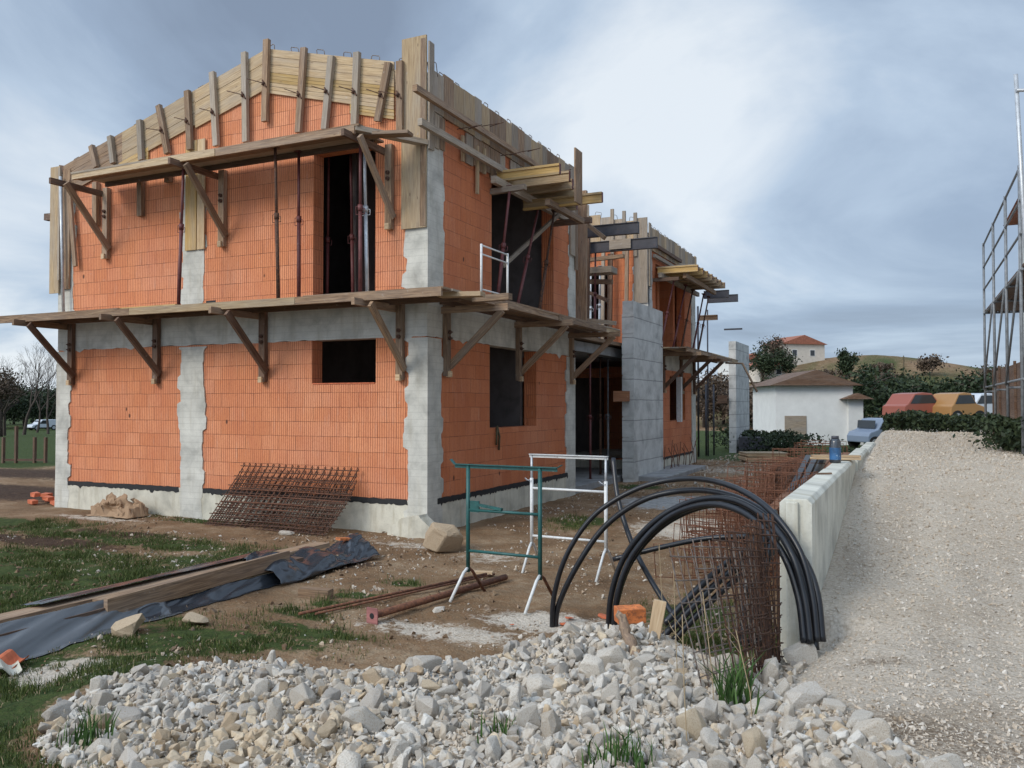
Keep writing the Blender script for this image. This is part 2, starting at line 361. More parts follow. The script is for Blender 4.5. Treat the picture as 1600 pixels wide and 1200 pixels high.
M['cream_wall'] = simple('cream_render', (0.60, 0.54, 0.46), 0.8, 0.0, 0.1, 1.5)
M['roof_tile'] = simple('red_tile_roof', (0.30, 0.11, 0.065), 0.8, 0.0, 0.3, 2.5)
M['glass'] = simple('dark_glass', (0.03, 0.035, 0.04), 0.12, 0.0, 0.2, 2, bmp=0.0)
M['tyre'] = simple('tyre_rubber', (0.015, 0.015, 0.016), 0.8)
M['paint_white'] = simple('white_car_paint', (0.55, 0.58, 0.62), 0.3, 0, 0.04, 1, bmp=0)
M['paint_blue'] = simple('grey_blue_car_paint', (0.20, 0.25, 0.33), 0.35, 0, 0.04, 1, bmp=0)
M['paint_red'] = simple('red_car_paint', (0.30, 0.09, 0.06), 0.35, 0, 0.04, 1, bmp=0)
M['paint_orange'] = simple('orange_car_paint', (0.36, 0.19, 0.07), 0.35, 0, 0.04, 1, bmp=0)
M['cloth_tan'] = simple('tan_cloth', (0.34, 0.22, 0.13), 0.9, 0, 0.45, 7, (0.16, 0.09, 0.05))
M['strap'] = simple('dark_strap', (0.09, 0.07, 0.035), 0.9)

def stone_mat(name, cols, rough=0.9):
    m, t, b = newmat(name); tcn = N(t, 'ShaderNodeTexCoord'); ob = tcn.outputs['Object']
    geo = N(t, 'ShaderNodeNewGeometry')
    # loose island random gives each fragment its own tone
    c = ramp(t, [(i / (len(cols) - 1), cc) for i, cc in enumerate(cols)], geo.outputs['Random Per Island']).outputs[0]
    oc = ramp(t, [(0, 0.82), (1, 1.12)], objrand(t)).outputs[0]
    c = mixc(t, 1.0, c, oc, 'MULTIPLY')
    n = noise(t, ob, 14, 6, 0.65)
    c = mixc(t, mathn(t, 'MULTIPLY', ramp(t, [(0.48, 0.0), (0.66, 1.0)], n).outputs[0], 0.6), c, (0.30, 0.21, 0.125))
    n2 = noise(t, ob, 60, 4, 0.7)
    c = mixc(t, mathn(t, 'MULTIPLY', ramp(t, [(0.36, 1.0), (0.5, 0.0)], n2).outputs[0], 0.35), c, (0.22, 0.20, 0.18))
    setc(t, b, c); b.inputs['Roughness'].default_value = rough; b.inputs['Specular IOR Level'].default_value = 0.25
    p = bump(t, b, n, 0.6, 0.015); bump(t, b, n2, 0.5, 0.005, p); return m
M['rock'] = stone_mat('limestone', [(0.42, 0.37, 0.305), (0.60, 0.555, 0.485), (0.50, 0.43, 0.34), (0.70, 0.665, 0.60), (0.56, 0.515, 0.45), (0.34, 0.31, 0.275)])
M['rock_tan'] = stone_mat('tan_limestone', [(0.40, 0.295, 0.19), (0.52, 0.43, 0.31), (0.46, 0.37, 0.26)])
M['gravel'] = stone_mat('pale_gravel', [(0.44, 0.375, 0.30), (0.58, 0.52, 0.44), (0.50, 0.42, 0.33), (0.63, 0.59, 0.53)])
M['chips'] = stone_mat('stone_chips', [(0.44, 0.36, 0.27), (0.55, 0.52, 0.47), (0.34, 0.22, 0.13), (0.50, 0.42, 0.33)])
M['clod'] = stone_mat('mud', [(0.13, 0.078, 0.043), (0.20, 0.128, 0.075), (0.10, 0.06, 0.035)])
def leaf_mat(name, a, b_, rough=0.6):
    m, t, b = newmat(name); geo = N(t, 'ShaderNodeNewGeometry')
    c = ramp(t, [(0, a), (1, b_)], geo.outputs['Random Per Island']).outputs[0]
    setc(t, b, c); b.inputs['Roughness'].default_value = rough; b.inputs['Specular IOR Level'].default_value = 0.2
    return m
M['grass'] = leaf_mat('grass_blades', (0.028, 0.052, 0.012), (0.105, 0.125, 0.034))
M['weed'] = leaf_mat('broad_grass', (0.03, 0.075, 0.015), (0.08, 0.14, 0.04))
M['drystalk'] = leaf_mat('dry_stalk', (0.25, 0.18, 0.10), (0.38, 0.29, 0.18))
M['leaf_dark'] = leaf_mat('evergreen_leaves', (0.012, 0.022, 0.010), (0.045, 0.062, 0.028))
M['leaf_brown'] = leaf_mat('brown_scrub', (0.06, 0.042, 0.030), (0.13, 0.095, 0.065))
M['bark'] = simple('bark', (0.06, 0.045, 0.035), 0.9, 0, 0.3, 6)

# ground: vertex attribute picks the cover (R grass, G pale gravel, B dark earth, A grey crushed stone)
def ground_mat():
    m, t, b = newmat('ground_cover'); geo = N(t, 'ShaderNodeNewGeometry'); pos = geo.outputs['Position']
    at = N(t, 'ShaderNodeVertexColor', layer_name='cover'); sp = N(t, 'ShaderNodeSeparateColor'); t.links.new(at.outputs['Color'], sp.inputs[0])
    nA = noise(t, pos, 1.1, 6, 0.62); nB = noise(t, pos, 7, 6, 0.68); nC = noise(t, pos, 38, 5, 0.7); nD = noise(t, pos, 110, 3, 0.7)
    soil = ramp(t, [(0.30, (0.10, 0.058, 0.032)), (0.48, (0.20, 0.128, 0.072)), (0.66, (0.32, 0.23, 0.145))], nA).outputs[0]
    soil = mixc(t, ramp(t, [(0.42, 0.0), (0.62, 0.75)], nB).outputs[0], soil, (0.21, 0.118, 0.060))
    soil = mixc(t, mathn(t, 'MULTIPLY', ramp(t, [(0.56, 0.0), (0.66, 1.0)], nC).outputs[0], 0.65), soil, (0.36, 0.28, 0.19))
    soil = mixc(t, mathn(t, 'MULTIPLY', ramp(t, [(0.30, 1.0), (0.42, 0.0)], nC).outputs[0], 0.6), soil, (0.055, 0.03, 0.018))
    vo = N(t, 'ShaderNodeTexVoronoi', inp={'Scale': 42.0, 'Randomness': 1.0}); t.links.new(pos, vo.inputs[0])
    gr = ramp(t, [(0.0, (0.62, 0.545, 0.45)), (0.5, (0.49, 0.42, 0.335)), (1.0, (0.34, 0.28, 0.21))], vo.outputs[0]).outputs[0]
    gsp = N(t, 'ShaderNodeSeparateColor'); t.links.new(vo.outputs['Color'], gsp.inputs[0])
    gr = mixc(t, mathn(t, 'MULTIPLY', gsp.outputs[0], 0.5), gr, (0.64, 0.575, 0.49))
    gr = mixc(t, mathn(t, 'MULTIPLY', ramp(t, [(0.5, 0.0), (0.68, 1.0)], nA).outputs[0], 0.45), gr, (0.42, 0.34, 0.25))
    gr = mixc(t, mathn(t, 'MULTIPLY', ramp(t, [(0.58, 0.0), (0.68, 1.0)], nB).outputs[0], 0.3), gr, (0.20, 0.16, 0.12))
    grass = ramp(t, [(0.35, (0.024, 0.042, 0.011)), (0.6, (0.058, 0.080, 0.022))], nB).outputs[0]
    grass = mixc(t, ramp(t, [(0.55, 0.0), (0.68, 0.6)], nC).outputs[0], grass, (0.10, 0.07, 0.035))
    dk = ramp(t, [(0.35, (0.040, 0.024, 0.016)), (0.65, (0.085, 0.052, 0.033))], nB).outputs[0]
    cc = ramp(t, [(0.35, (0.24, 0.24, 0.235)), (0.65, (0.40, 0.39, 0.37))], nB).outputs[0]
    def msk(s): # ragged edges
        q = mathn(t, 'ADD', s, mathn(t, 'MULTIPLY_ADD', nB, 0.9, -0.45)); q = mathn(t, 'ADD', q, mathn(t, 'MULTIPLY_ADD', nC, 0.5, -0.25))
        return ramp(t, [(0.42, 0.0), (0.58, 1.0)], q).outputs[0]
    c = mixc(t, msk(sp.outputs[2]), soil, dk)
    c = mixc(t, msk(sp.outputs[0]), c, grass)
    c = mixc(t, msk(sp.outputs[1]), c, gr)
    c = mixc(t, msk(at.outputs['Alpha']), c, cc)
    rg = mathn(t, 'MULTIPLY', mathn(t, 'MULTIPLY', sp.outputs[1], sp.outputs[2]), ramp(t, [(0.35, 0.2), (0.6, 1.0)], nC).outputs[0])
    c = mixc(t, mathn(t, 'MULTIPLY', rg, 1.3, clamp=True), c, (0.17, 0.125, 0.085))
    setc(t, b, c); b.inputs['Roughness'].default_value = 0.95; b.inputs['Specular IOR Level'].default_value = 0.15
    hv = mathn(t, 'SUBTRACT', 1.0, vo.outputs[0])
    p = bump(t, b, hv, 0.5, 0.015); p = bump(t, b, nC, 0.7, 0.025, p); bump(t, b, nB, 0.5, 0.06, p); return m
M['ground'] = ground_mat()

# ------------------------------------------------------------------ terrain
_perm = rng.random((256, 256))
def vnoise(x, y, s, seed=0):
    x = np.asarray(x) * s + seed * 17.3; y = np.asarray(y) * s + seed * 9.1
    xi = np.floor(x).astype(int); yi = np.floor(y).astype(int); fx = x - xi; fy = y - yi
    fx = fx * fx * (3 - 2 * fx); fy = fy * fy * (3 - 2 * fy)
    g = lambda a, b: _perm[a % 256, b % 256]
    return (g(xi, yi) * (1 - fx) + g(xi + 1, yi) * fx) * (1 - fy) + (g(xi, yi + 1) * (1 - fx) + g(xi + 1, yi + 1) * fx) * fy
def fbm(x, y, s, o=4, seed=0):
    r = 0; a = 0.5
    for k in range(o): r = r + a * vnoise(x, y, s * 2 ** k, seed + k); a *= 0.5
    return r
def sstep(a, b, x):
    t = np.clip((np.asarray(x, float) - a) / (b - a), 0, 1); return t * t * (3 - 2 * t)
def camframe(x, y):
    dx = np.asarray(x) - CAM.x; dy = np.asarray(y) - CAM.y
    return dx * cR.x + dy * cR.y, dx * cFh.x + dy * cFh.y      # lateral, depth
def road_z(y): return np.interp(y, [-30, -5.2, -2.55, 0.6, 3, 14, 22, 60], [0.44, 0.46, 0.72, 1.16, 1.24, 1.30, 1.18, 1.25])
def terrain(x, y):
    x = np.asarray(x, float); y = np.asarray(y, float)
    X, Z = camframe(x, y)
    z = (fbm(x, y, 0.8, 4, 1) - 0.47) * 0.10 + (fbm(x, y, 4, 4, 5) - 0.45) * 0.055
    # stony bank in front of the camera: crest about 6 m away
    crest = 6.25 + 0.25 * np.sin(X * 1.7) + (fbm(x, y, 0.9, 2, 9) - .4) * 0.7
    top = np.interp(X, [-6, -3.4, -2.2, -0.5, 1.0, 2.0], [0.02, 0.08, 0.26, 0.36, 0.42, 0.34])
    bank = top * (1 - sstep(crest - 0.5, crest + 0.75, Z)) * (1 - 0.35 * sstep(1.0, 1.6, X) * sstep(4.8, 5.6, Z))
    bank = bank + (fbm(x, y, 1.6, 3, 11) - .45) * 0.16 * (Z < 8) * (1 - sstep(crest, crest + .7, Z)) * (1 - sstep(1.6, 2.6, X))
    z = z + bank
    # made-up road behind the retaining wall
    rz = road_z(y) + (fbm(x, y, 0.5, 3, 21) - .45) * 0.07 - 0.035 * (np.exp(-((x - 7.6) / .22) ** 2) + np.exp(-((x - 9.2) / .22) ** 2)) * (y > -6) + (fbm(x, y, 3, 3, 23) - .45) * .025
    mr = sstep(6.12, 6.3, x) * (y > -4.9) + (y <= -4.9) * sstep(5.9, 6.9, x + (y + 4.9) * 0.10)
    mr = np.where((y > -4.9), mr, mr); z = z * (1 - mr) + rz * mr
    far = 1 - sstep(45, 80, y) * mr; z = z * far
    # right verge beyond the road and gentle fall of the fields to the back and left
    D = np.hypot(x, y)
    z = z - sstep(35, 110, D) * 1.0
    # earth bank at the far left, low ditch
    # hill behind on the right
    hx = (0.35 + 0.65 * np.exp(-(((x + 2) / 30.0) ** 2))) * sstep(85, 165, y) * 12.5 * np.exp(-((x - 10) / 140.0) ** 2) + (fbm(x, y, .03, 3, 70) - .45) * 3 * sstep(70, 120, y)
    z = z + hx
    return z
def tz(x, y): return float(terrain(x, y))
def axis(lo, hi, dlo, dhi, step, grow=1.09, start=None):
    a = list(np.arange(dlo, dhi + 1e-6, step)); s = step; q = dhi
    while q < hi: s *= grow; q += s; a.append(q)
    s = step; q = dlo; pre = []
    while q > lo: s *= grow; q -= s; pre.append(q)
    return np.array(pre[::-1] + a)
xs = axis(-900, 900, -6, 11, 0.05); ys = axis(-40, 1500, -9.8, 4, 0.05)
GX, GY = np.meshgrid(xs, ys); GZ = terrain(GX, GY)
# cover masks: (px, py) in the photograph projected to the ground, radii in metres along x and y
def blob(px, py, rx, ry, z=0.0, rot=0.0):
    g = Gd(px, py, z); dx = GX - g.x; dy = GY - g.y; c, s_ = math.cos(rot), math.sin(rot)
    return np.exp(-((((dx * c + dy * s_) / rx) ** 2 + ((-dx * s_ + dy * c) / ry) ** 2)))
XX, ZZ = camframe(GX, GY)
def mx_(*a):
    r = a[0]
    for q in a[1:]: r = np.maximum(r, q)
    return r
AT = TH
grass = mx_(*[0.9 * blob(*q) for q in [(60, 930, 1.3, 1.0), (190, 900, 1.4, 0.9), (330, 880, 1.1, .7), (20, 870, 1.2, .8), (120, 870, 1.2, .7), (330, 1000, .9, .35), (420, 1000, .8, .3), (230, 1010, 1.0, .3), (100, 1040, .8, .3), (30, 820, 2.0, .6), (350, 815, 1.5, .35), (150, 960, 1.3, .4), (60, 1000, .9, .5), (260, 850, 1.6, .5), (140, 840, 2.0, .4), (400, 870, 1.0, .5), (40, 900, 1.6, 1.2), (480, 985, .7, .25), (180, 1060, .9, .2),
          (910, 815, .55, .9), (1080, 960, .55, .8), (1130, 1000, .6, .6), (1000, 760, .8, .8), (560, 930, .35, .2), (520, 945, .3, .2), (630, 912, .25, .15), (470, 960, .4, .2), (450, 820, .8, .25), (1140, 1060, .3, .3)]])
far_field = np.maximum(sstep(16, 24, np.hypot(GX, GY - 0)) * (GX < 6.2) * (1 - sstep(60, 85, GY) * (GX > -40)), sstep(20, 26, GY) * (1 - sstep(60, 80, GY)))
grass = np.maximum(grass, far_field * 0.95)
hill = sstep(70, 100, GY) * (fbm(GX, GY, .12, 4, 72) * 1.1); grass = np.maximum(grass, np.clip(hill, 0, .8) * (GX > -45))
dark = mx_(0.9 * blob(60, 845, 2.2, .45), 0.9 * blob(190, 835, 1.6, .3), 0.9 * blob(40, 770, 6, 1.6), 0.8 * blob(60, 740, 7, 1.8), .8 * blob(530, 880, .8, .5), .8 * blob(480, 870, .8, .5))
roaddirt = mx_(*[q_ * blob(*p_) for q_, p_ in [(.95, (1430, 1140, .55, .35, .45)), (.8, (1530, 1170, .5, .3, .45)), (.8, (1380, 1028, .22, .10, .45)), (.5, (1560, 1120, .5, .5, .45)), (.45, (1340, 900, .25, 1.0, .5)), (.35, (1530, 900, .25, 3.0, .7)), (.4, (1400, 760, .3, 3.0, 1.2)), (.35, (1560, 780, .5, 2.5, 1.2)), (.4, (1470, 1000, .2, 1.4, .45))]])
dark = np.maximum(dark, roaddirt)
grass = np.where(dark > 0.5, grass * 0.3, grass)
roadm = np.where(GY > -4.9, sstep(6.15, 6.3, GX), sstep(5.5, 6.2, GX + (GY + 4.9) * 0.15)) * (GY < 23)
roadm = roadm * np.where(GX > 10.5 + GY * 0.12, 0.4, 1.0)
bankm = (1 - sstep(6.3, 7.1, ZZ)) * sstep(-.3, .3, XX - np.interp(ZZ, [3.6, 4.2, 4.8, 5.6, 6.4], [-1.5, -2.0, -2.6, -2.8, -2.4]))
grass = np.maximum(grass, .85 * (1 - sstep(-.5, .1, XX - np.interp(ZZ, [3.6, 4.2, 4.8, 5.6, 6.4], [-1.5, -2.0, -2.6, -2.8, -2.4]))) * (ZZ < 7) * (ZZ > 1))
sand = mx_(0.62 * blob(700, 985, 1.6, .45), .75 * blob(850, 970, .9, .5), .95 * blob(1090, 825, 1.3, 1.5), .9 * blob(150, 1045, .6, .25), .9 * blob(100, 1060, .6, .3), .55 * blob(640, 850, 1.2, .4), .62 * blob(150, 810, 2.0, .3), .5 * blob(760, 870, 1, .8), .55 * blob(1130, 735, 2, 3))
grav = np.maximum(np.maximum(roadm, bankm), sand)
conc = mx_(0.95 * blob(1060, 785, 1.5, 1.6), .8 * blob(660, 1075, .35, .5, .33), .8 * blob(380, 1045, .4, .2, .25))
cov = np.stack([grass, grav, dark, conc], -1).clip(0, 1)
ny, nx = GX.shape
verts = np.stack([GX, GY, GZ], -1).reshape(-1, 3)
idx = np.arange(nx * ny).reshape(ny, nx)
quads = np.stack([idx[:-1, :-1], idx[:-1, 1:], idx[1:, 1:], idx[1:, :-1]], -1).reshape(-1, 4)
def np_mesh(name, verts, faces, mat, smooth=False):
    """faces: (n,k) int array"""
    me = bpy.data.meshes.new(name); k = faces.shape[1]
    me.vertices.add(len(verts)); me.vertices.foreach_set('co', verts.astype(np.float32).ravel())
    me.loops.add(faces.size); me.loops.foreach_set('vertex_index', faces.astype(np.int32).ravel())
    me.polygons.add(len(faces)); me.polygons.foreach_set('loop_start', np.arange(0, faces.size, k, dtype=np.int32))
    me.polygons.foreach_set('use_smooth', np.full(len(faces), smooth))
    me.materials.append(mat); me.update(calc_edges=True); me.validate()
    return me
def np_obj(name, verts, faces, mat, smooth=False, parent=None):
    o = bpy.data.objects.new(name, np_mesh(name, verts, faces, mat, smooth)); COL.objects.link(o)
    if parent: o.parent = parent
    return o
rq = (roadm > 0.5).reshape(-1)[quads].all(1)
g = np_obj('ground', verts, quads[~rq], M['ground'], True); g['kind'] = 'structure'
ca = g.data.color_attributes.new('cover', 'FLOAT_COLOR', 'POINT'); ca.data.foreach_set('color', cov.reshape(-1, 4).astype(np.float32).ravel())
g = np_obj('gravel_road', verts, quads[rq], M['ground'], True); g['kind'] = 'structure'
ca = g.data.color_attributes.new('cover', 'FLOAT_COLOR', 'POINT'); ca.data.foreach_set('color', cov.reshape(-1, 4).astype(np.float32).ravel())
# ------------------------------------------------------------------ houses under construction
XL = -8.73                      # left edge of the near house; its right wall is the plane x = 0, its front is y = 0
Z_ST, Z_BM, Z_DK, Z_EV = 0.53, 3.18, 3.75, 7.55
def ragged(h0, h1, z0, z1, left=True, right=True, amp=0.07, course=0.2485, phase=0):
    """outline of a cast column whose edges step in and out with the block courses"""
    def side(h, sgn, on):
        if not on: return [(h, z0), (h, z1)]
        pts = []; z = z0; k = phase
        while z < z1 - 1e-6:
            zn = min(z + course, z1); q = random.random()
            o = h + sgn * (random.uniform(.5, 1.3) * amp if (k % 2 and q < .6) or q < .15 else random.uniform(-.25, .2) * amp)
            m = 5; a_ = random.uniform(-.012, .012)
            for i in range(m): pts.append((o + random.uniform(-.006, .006) + a_ * (i - 2) / 2, z + (zn - z) * (i + .04) / m))
            z = zn; k += 1
        pts.append((h, z1)); return pts
    l = side(h0, -1, left); r = side(h1, 1, right)
    return l + r[::-1]
def drips(h0, h1, z0, z1, n):
    """a painted bitumen band: straight top, dripping bottom edge"""
    pts = [(h0, z1), (h0, z0)]
    for i in range(1, n):
        h = h0 + (h1 - h0) * i / n
        d = random.uniform(-.012, .014) - (random.uniform(.01, .05) if random.random() < 0.12 else 0)
        pts.append((h, z0 + d))
    pts += [(h1, z0)]
    for i in range(n, 0, -2): pts.append((h0 + (h1 - h0) * (i - .5) / n, z1 + random.uniform(-.010, .010)))
    return pts
def wall_cells(mb, plane, h0, h1, z0, z1, holes, q0, q1):
    """a wall of blocks with real openings; holes = [(h0, h1, z0, z1)]"""
    hs = sorted({h0, h1, *[a for o in holes for a in o[:2]]}); zs = sorted({z0, z1, *[a for o in holes for a in o[2:]]})
    for i in range(len(hs) - 1):
        for j in range(len(zs) - 1):
            hm, zm = (hs[i] + hs[i + 1]) / 2, (zs[j] + zs[j + 1]) / 2
            if any(o[0] < hm < o[1] and o[2] < zm < o[3] for o in holes): continue
            if plane == 'y': mb.box(hs[i], hs[i + 1], q0, q1, zs[j], zs[j + 1])
            else: mb.box(q0, q1, hs[i], hs[i + 1], zs[j], zs[j + 1])
T = 0.28
h1 = thing('unfinished_house', 'near unfinished two storey house of orange clay blocks with timber decks around it', 'house', (0, 0, 0))
PEAK = (-3.3, 8.42)
def gable_z(x, drop=0.0):
    """top edge of the gable"""
    if x <= PEAK[0]: z = np.interp(x, [XL - .1, PEAK[0]], [6.88, PEAK[1]])
    else: z = np.interp(x, [PEAK[0], 0.05], [PEAK[1], Z_EV])
    return float(z) - drop
# front wall, ground floor and upper floor
mb = MB()
wall_cells(mb, 'y', XL + .02, -.02, Z_ST, Z_BM, [(-2.29, -.98, 2.44, Z_BM)], 0, T)
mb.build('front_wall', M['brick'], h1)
mb = MB()
DO = (-2.28, -1.0, Z_DK + .02, 6.42)
wall_cells(mb, 'y', XL + .02, -.02, Z_DK, 6.45, [DO], 0, T)
poly = [(XL + .02, 6.45), (-.02, 6.45), (-.02, 7.0), (PEAK[0], PEAK[1] - .12), (XL + .02, 6.7)]
mb.prism(poly, 'y', 0, T)
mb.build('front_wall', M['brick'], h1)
# right wall
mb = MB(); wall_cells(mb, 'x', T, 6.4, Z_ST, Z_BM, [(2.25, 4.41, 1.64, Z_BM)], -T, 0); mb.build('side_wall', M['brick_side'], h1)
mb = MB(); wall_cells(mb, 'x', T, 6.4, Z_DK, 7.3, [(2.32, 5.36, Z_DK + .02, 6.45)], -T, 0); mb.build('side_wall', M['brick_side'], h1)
# the walls nobody sees from the front: left and back
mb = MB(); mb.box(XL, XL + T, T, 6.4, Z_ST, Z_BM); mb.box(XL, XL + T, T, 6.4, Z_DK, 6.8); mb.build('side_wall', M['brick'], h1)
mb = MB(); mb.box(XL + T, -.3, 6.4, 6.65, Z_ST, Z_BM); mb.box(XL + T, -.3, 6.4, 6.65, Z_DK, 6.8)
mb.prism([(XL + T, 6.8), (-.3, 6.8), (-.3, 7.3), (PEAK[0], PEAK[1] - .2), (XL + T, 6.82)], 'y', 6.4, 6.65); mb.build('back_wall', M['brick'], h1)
# plinth, beams, slabs
mb = MB(); mb.box(XL - .02, .02, -.02, 6.62, -0.35, .47); mb.box(XL - .018, .018, -.018, 6.62, .4705, Z_ST - .001); mb.build('plinth', M['plinth'], h1)
mb = MB(); mb.prism([(-.60, -.3), (.32, -.3), (.28, .12), (.05, .30), (.02, .34), (-.3, .28), (-.55, .1)], 'y', -.28, -.022); mb.build('footing', M['plinth'], h1)
def beam_poly(h0, h1, zb, zt, holes=()):
    pts = [(h0, zt), (h0, zb)]; n = int((h1 - h0) / .13)
    for i in range(1, n):
        h = h0 + (h1 - h0) * i / n
        d = random.uniform(-.012, .016) - (random.uniform(.02, .08) if random.random() < .10 else 0)
        if any(a - .08 < h < b + .08 for a, b in holes): d = 0
        pts.append((h, zb + d))
    return pts + [(h1, zb), (h1, zt)]
mb = MB(); mb.prism(beam_poly(XL, 0, Z_BM, Z_DK, [(-2.29, -.98)]), 'y', -.006, T - .01); mb.prism(beam_poly(.02, 6.6, Z_BM, Z_DK, [(2.25, 4.41)]), 'x', -T + .012, .006)
mb.box(XL + .002, XL + .2, .3, 6.4, Z_BM, Z_DK - .004); mb.build('ring_beam', M['concrete'], h1)
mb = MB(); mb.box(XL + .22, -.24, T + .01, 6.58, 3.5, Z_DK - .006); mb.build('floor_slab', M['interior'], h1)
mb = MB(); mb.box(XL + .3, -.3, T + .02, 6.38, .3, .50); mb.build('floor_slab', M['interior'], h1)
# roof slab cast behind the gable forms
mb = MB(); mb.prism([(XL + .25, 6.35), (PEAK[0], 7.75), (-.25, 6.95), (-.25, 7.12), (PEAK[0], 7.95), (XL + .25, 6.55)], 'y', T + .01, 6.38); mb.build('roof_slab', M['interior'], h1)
mb = MB(); mb.box(-3.6, -3.45, T + .02, 6.38, .5, 3.5); mb.box(-3.6, -3.45, T + .02, 6.38, 3.76, 7.3); mb.box(-3.4, -.32, 4.3, 4.42, .5, 3.5); mb.box(-3.4, -.32, 5.5, 5.6, 3.76, 7.0); mb.box(-1.9, -1.8, T + .3, 5.4, 3.76, 7.0); mb.build('partition_wall', M['interior'], h1)  # nearer upper floor partitions are added to darken the openings
# bitumen damp course
for a, b in ((-8.36, -5.33), (-4.74, -.34)):
    mb = MB(); mb.prism(drips(a, b, .455, .545, int((b - a) / .045)), 'y', -.026, -.0185); mb.build('damp_course', M['bitumen'], h1)
mb = MB(); mb.prism(drips(.30, 6.15, .455, .545, 130), 'x', .0185, .026); mb.build('damp_course', M['bitumen'], h1)
# cast columns, toothed into the blocks
def column(plane, a, b, z0, z1, l, r, q0, q1, parent, mat='concrete', amp=.07, ph=0, name='column'):
    mb = MB(); mb.prism(ragged(a, b, z0, z1, l, r, amp, phase=ph), plane, q0, q1); return mb.build(name, M[mat], parent)
column('y', XL - .006, -8.38, -.1, Z_BM - .03, False, True, -.024, .12, h1)
column('y', -5.31, -4.76, -.1, Z_BM - .03, True, True, -.024, .12, h1)
mb = MB(); mb.prism(ragged(-.34, .026, -.1, Z_BM - .02, True, False), 'y', -.024, .10); mb.prism(ragged(-.0, .42, -.1, Z_BM - .02, False, True), 'x', -.1, .024); mb.build('column', M['concrete'], h1)
column('x', 6.10, 6.62, -.1, Z_BM - .02, True, False, -.15, .024, h1)
column('y', XL - .006, -8.3, Z_DK, 6.8, False, True, -.010, .12, h1)
column('y', -5.30, -4.78, Z_DK, 6.4, True, True, -.010, .12, h1)
mb = MB(); mb.prism(ragged(-.37, .016, Z_DK, 7.45, True, False, ph := 0.08), 'y', -.012, .10) if False else mb.prism(ragged(-.37, .016, Z_DK, 7.45, True, False, .08), 'y', -.012, .10)
mb.prism(ragged(-.005, .50, Z_DK, 7.45, False, True, .04), 'x', -.1, .012); mb.build('column', M['concrete'], h1)
column('x', 6.28, 6.68, Z_DK, 7.45, True, False, -.15, .012, h1)
# sills and a black slab for the shade in a chipped pocket
mb = MB(); mb.box(-2.27, -1.0, -.012, .24, 2.425, 2.446); mb.build('window_sill', M['terracotta'], h1)
mb = MB(); mb.box(-4.72, -4.49, -.004, .05, 3.86, 3.99); mb.build('pocket_shade', M['bitumen'], h1)
# hoops of reinforcement standing out of the beams
def hoop(p, d, wd=.17, hh=.14):
    p = Vector(p); d = Vector(d).normalized(); u = Vector((0, 0, 1)) + Vector((random.uniform(-.2, .2), random.uniform(-.2, .2), 0))
    a = p - d * wd / 2; b = p + d * wd / 2; mb = MB()
    mb.tube([a - u * .12, a + u * hh * .85, a + u * hh + d * .02, b + u * hh - d * .02, b + u * hh * .85, b - u * .12], .0075, 5); return mb
for k in range(16):
    x = XL + .35 + k * (8.4 / 15.0); hoop((x, .12, gable_z(x) - .02), (1, 0, .28 if x < PEAK[0] else -.27)).build('rebar_hoop', M['wire_grey'], h1)
for k in range(11):
    y = .7 + k * .52; hoop((-.12, y, Z_EV - .02), (0, 1, 0), .16, .17).build('rebar_hoop', M['wire_grey'], h1)

# ------------------------------------------------------------------ formwork round the gable of the near house
gf = thing('gable_formwork', 'sloping board formwork with upright timber studs along the gable top of the near house', 'formwork', (PEAK[0], -.05, 6.9))
def slope_board(x0, x1, d0, d1, y, mat, th=.03):
    mb = MB(); n = 3
    for k in range(n):
        a = d0 + (d1 - d0) * k / n + .003; b = d0 + (d1 - d0) * (k + 1) / n - .003
        yy = y + random.uniform(-.004, .004)
        p = [(x0, gable_z(x0, b)), (x1, gable_z(x1, b)), (x1, gable_z(x1, a)), (x0, gable_z(x0, a))]
        o = len(mb.uv); mb.prism(p, 'y', yy - th, yy)
        # grain runs along the slope
        ou, ov = random.uniform(0, 40), random.uniform(0, 40); sl = (p[1][1] - p[0][1]) / max(p[1][0] - p[0][0], .01)
        mb.uv[o] = [(q[0] + ou, q[1] - sl * q[0] + ov) for q in p]; mb.uv[o + 1] = [(q[0] + ou, q[1] - sl * q[0] + ov) for q in reversed(p)]
    return mb
slope_board(XL + .15, -6.9, 0, .62, -.012, None).build('form_board', M['wood'], gf)
slope_board(-6.9, -5.0, 0, .66, -.012, None).build('form_board', M['wood_light'], gf)
slope_board(-5.0, PEAK[0], 0, .72, -.012, None).build('form_board', M['wood_light'], gf)
slope_board(PEAK[0], -.62, 0, .42, -.012, None).build('form_board', M['wood_light'], gf)
slope_board(PEAK[0], -.62, .42, .60, -.012, None).build('form_board', M['wood_yellow'], gf)
slope_board(PEAK[0], -.62, .60, .80, -.012, None).build('form_board', M['wood_light'], gf)
slope_board(-1.5, -.62, .80, .96, -.010, None).build('form_board', M['wood_yellow'], gf)
slope_board(-7.0, -6.2, .58, .84, -.014, None).build('form_board', M['wood_yellow'], gf)
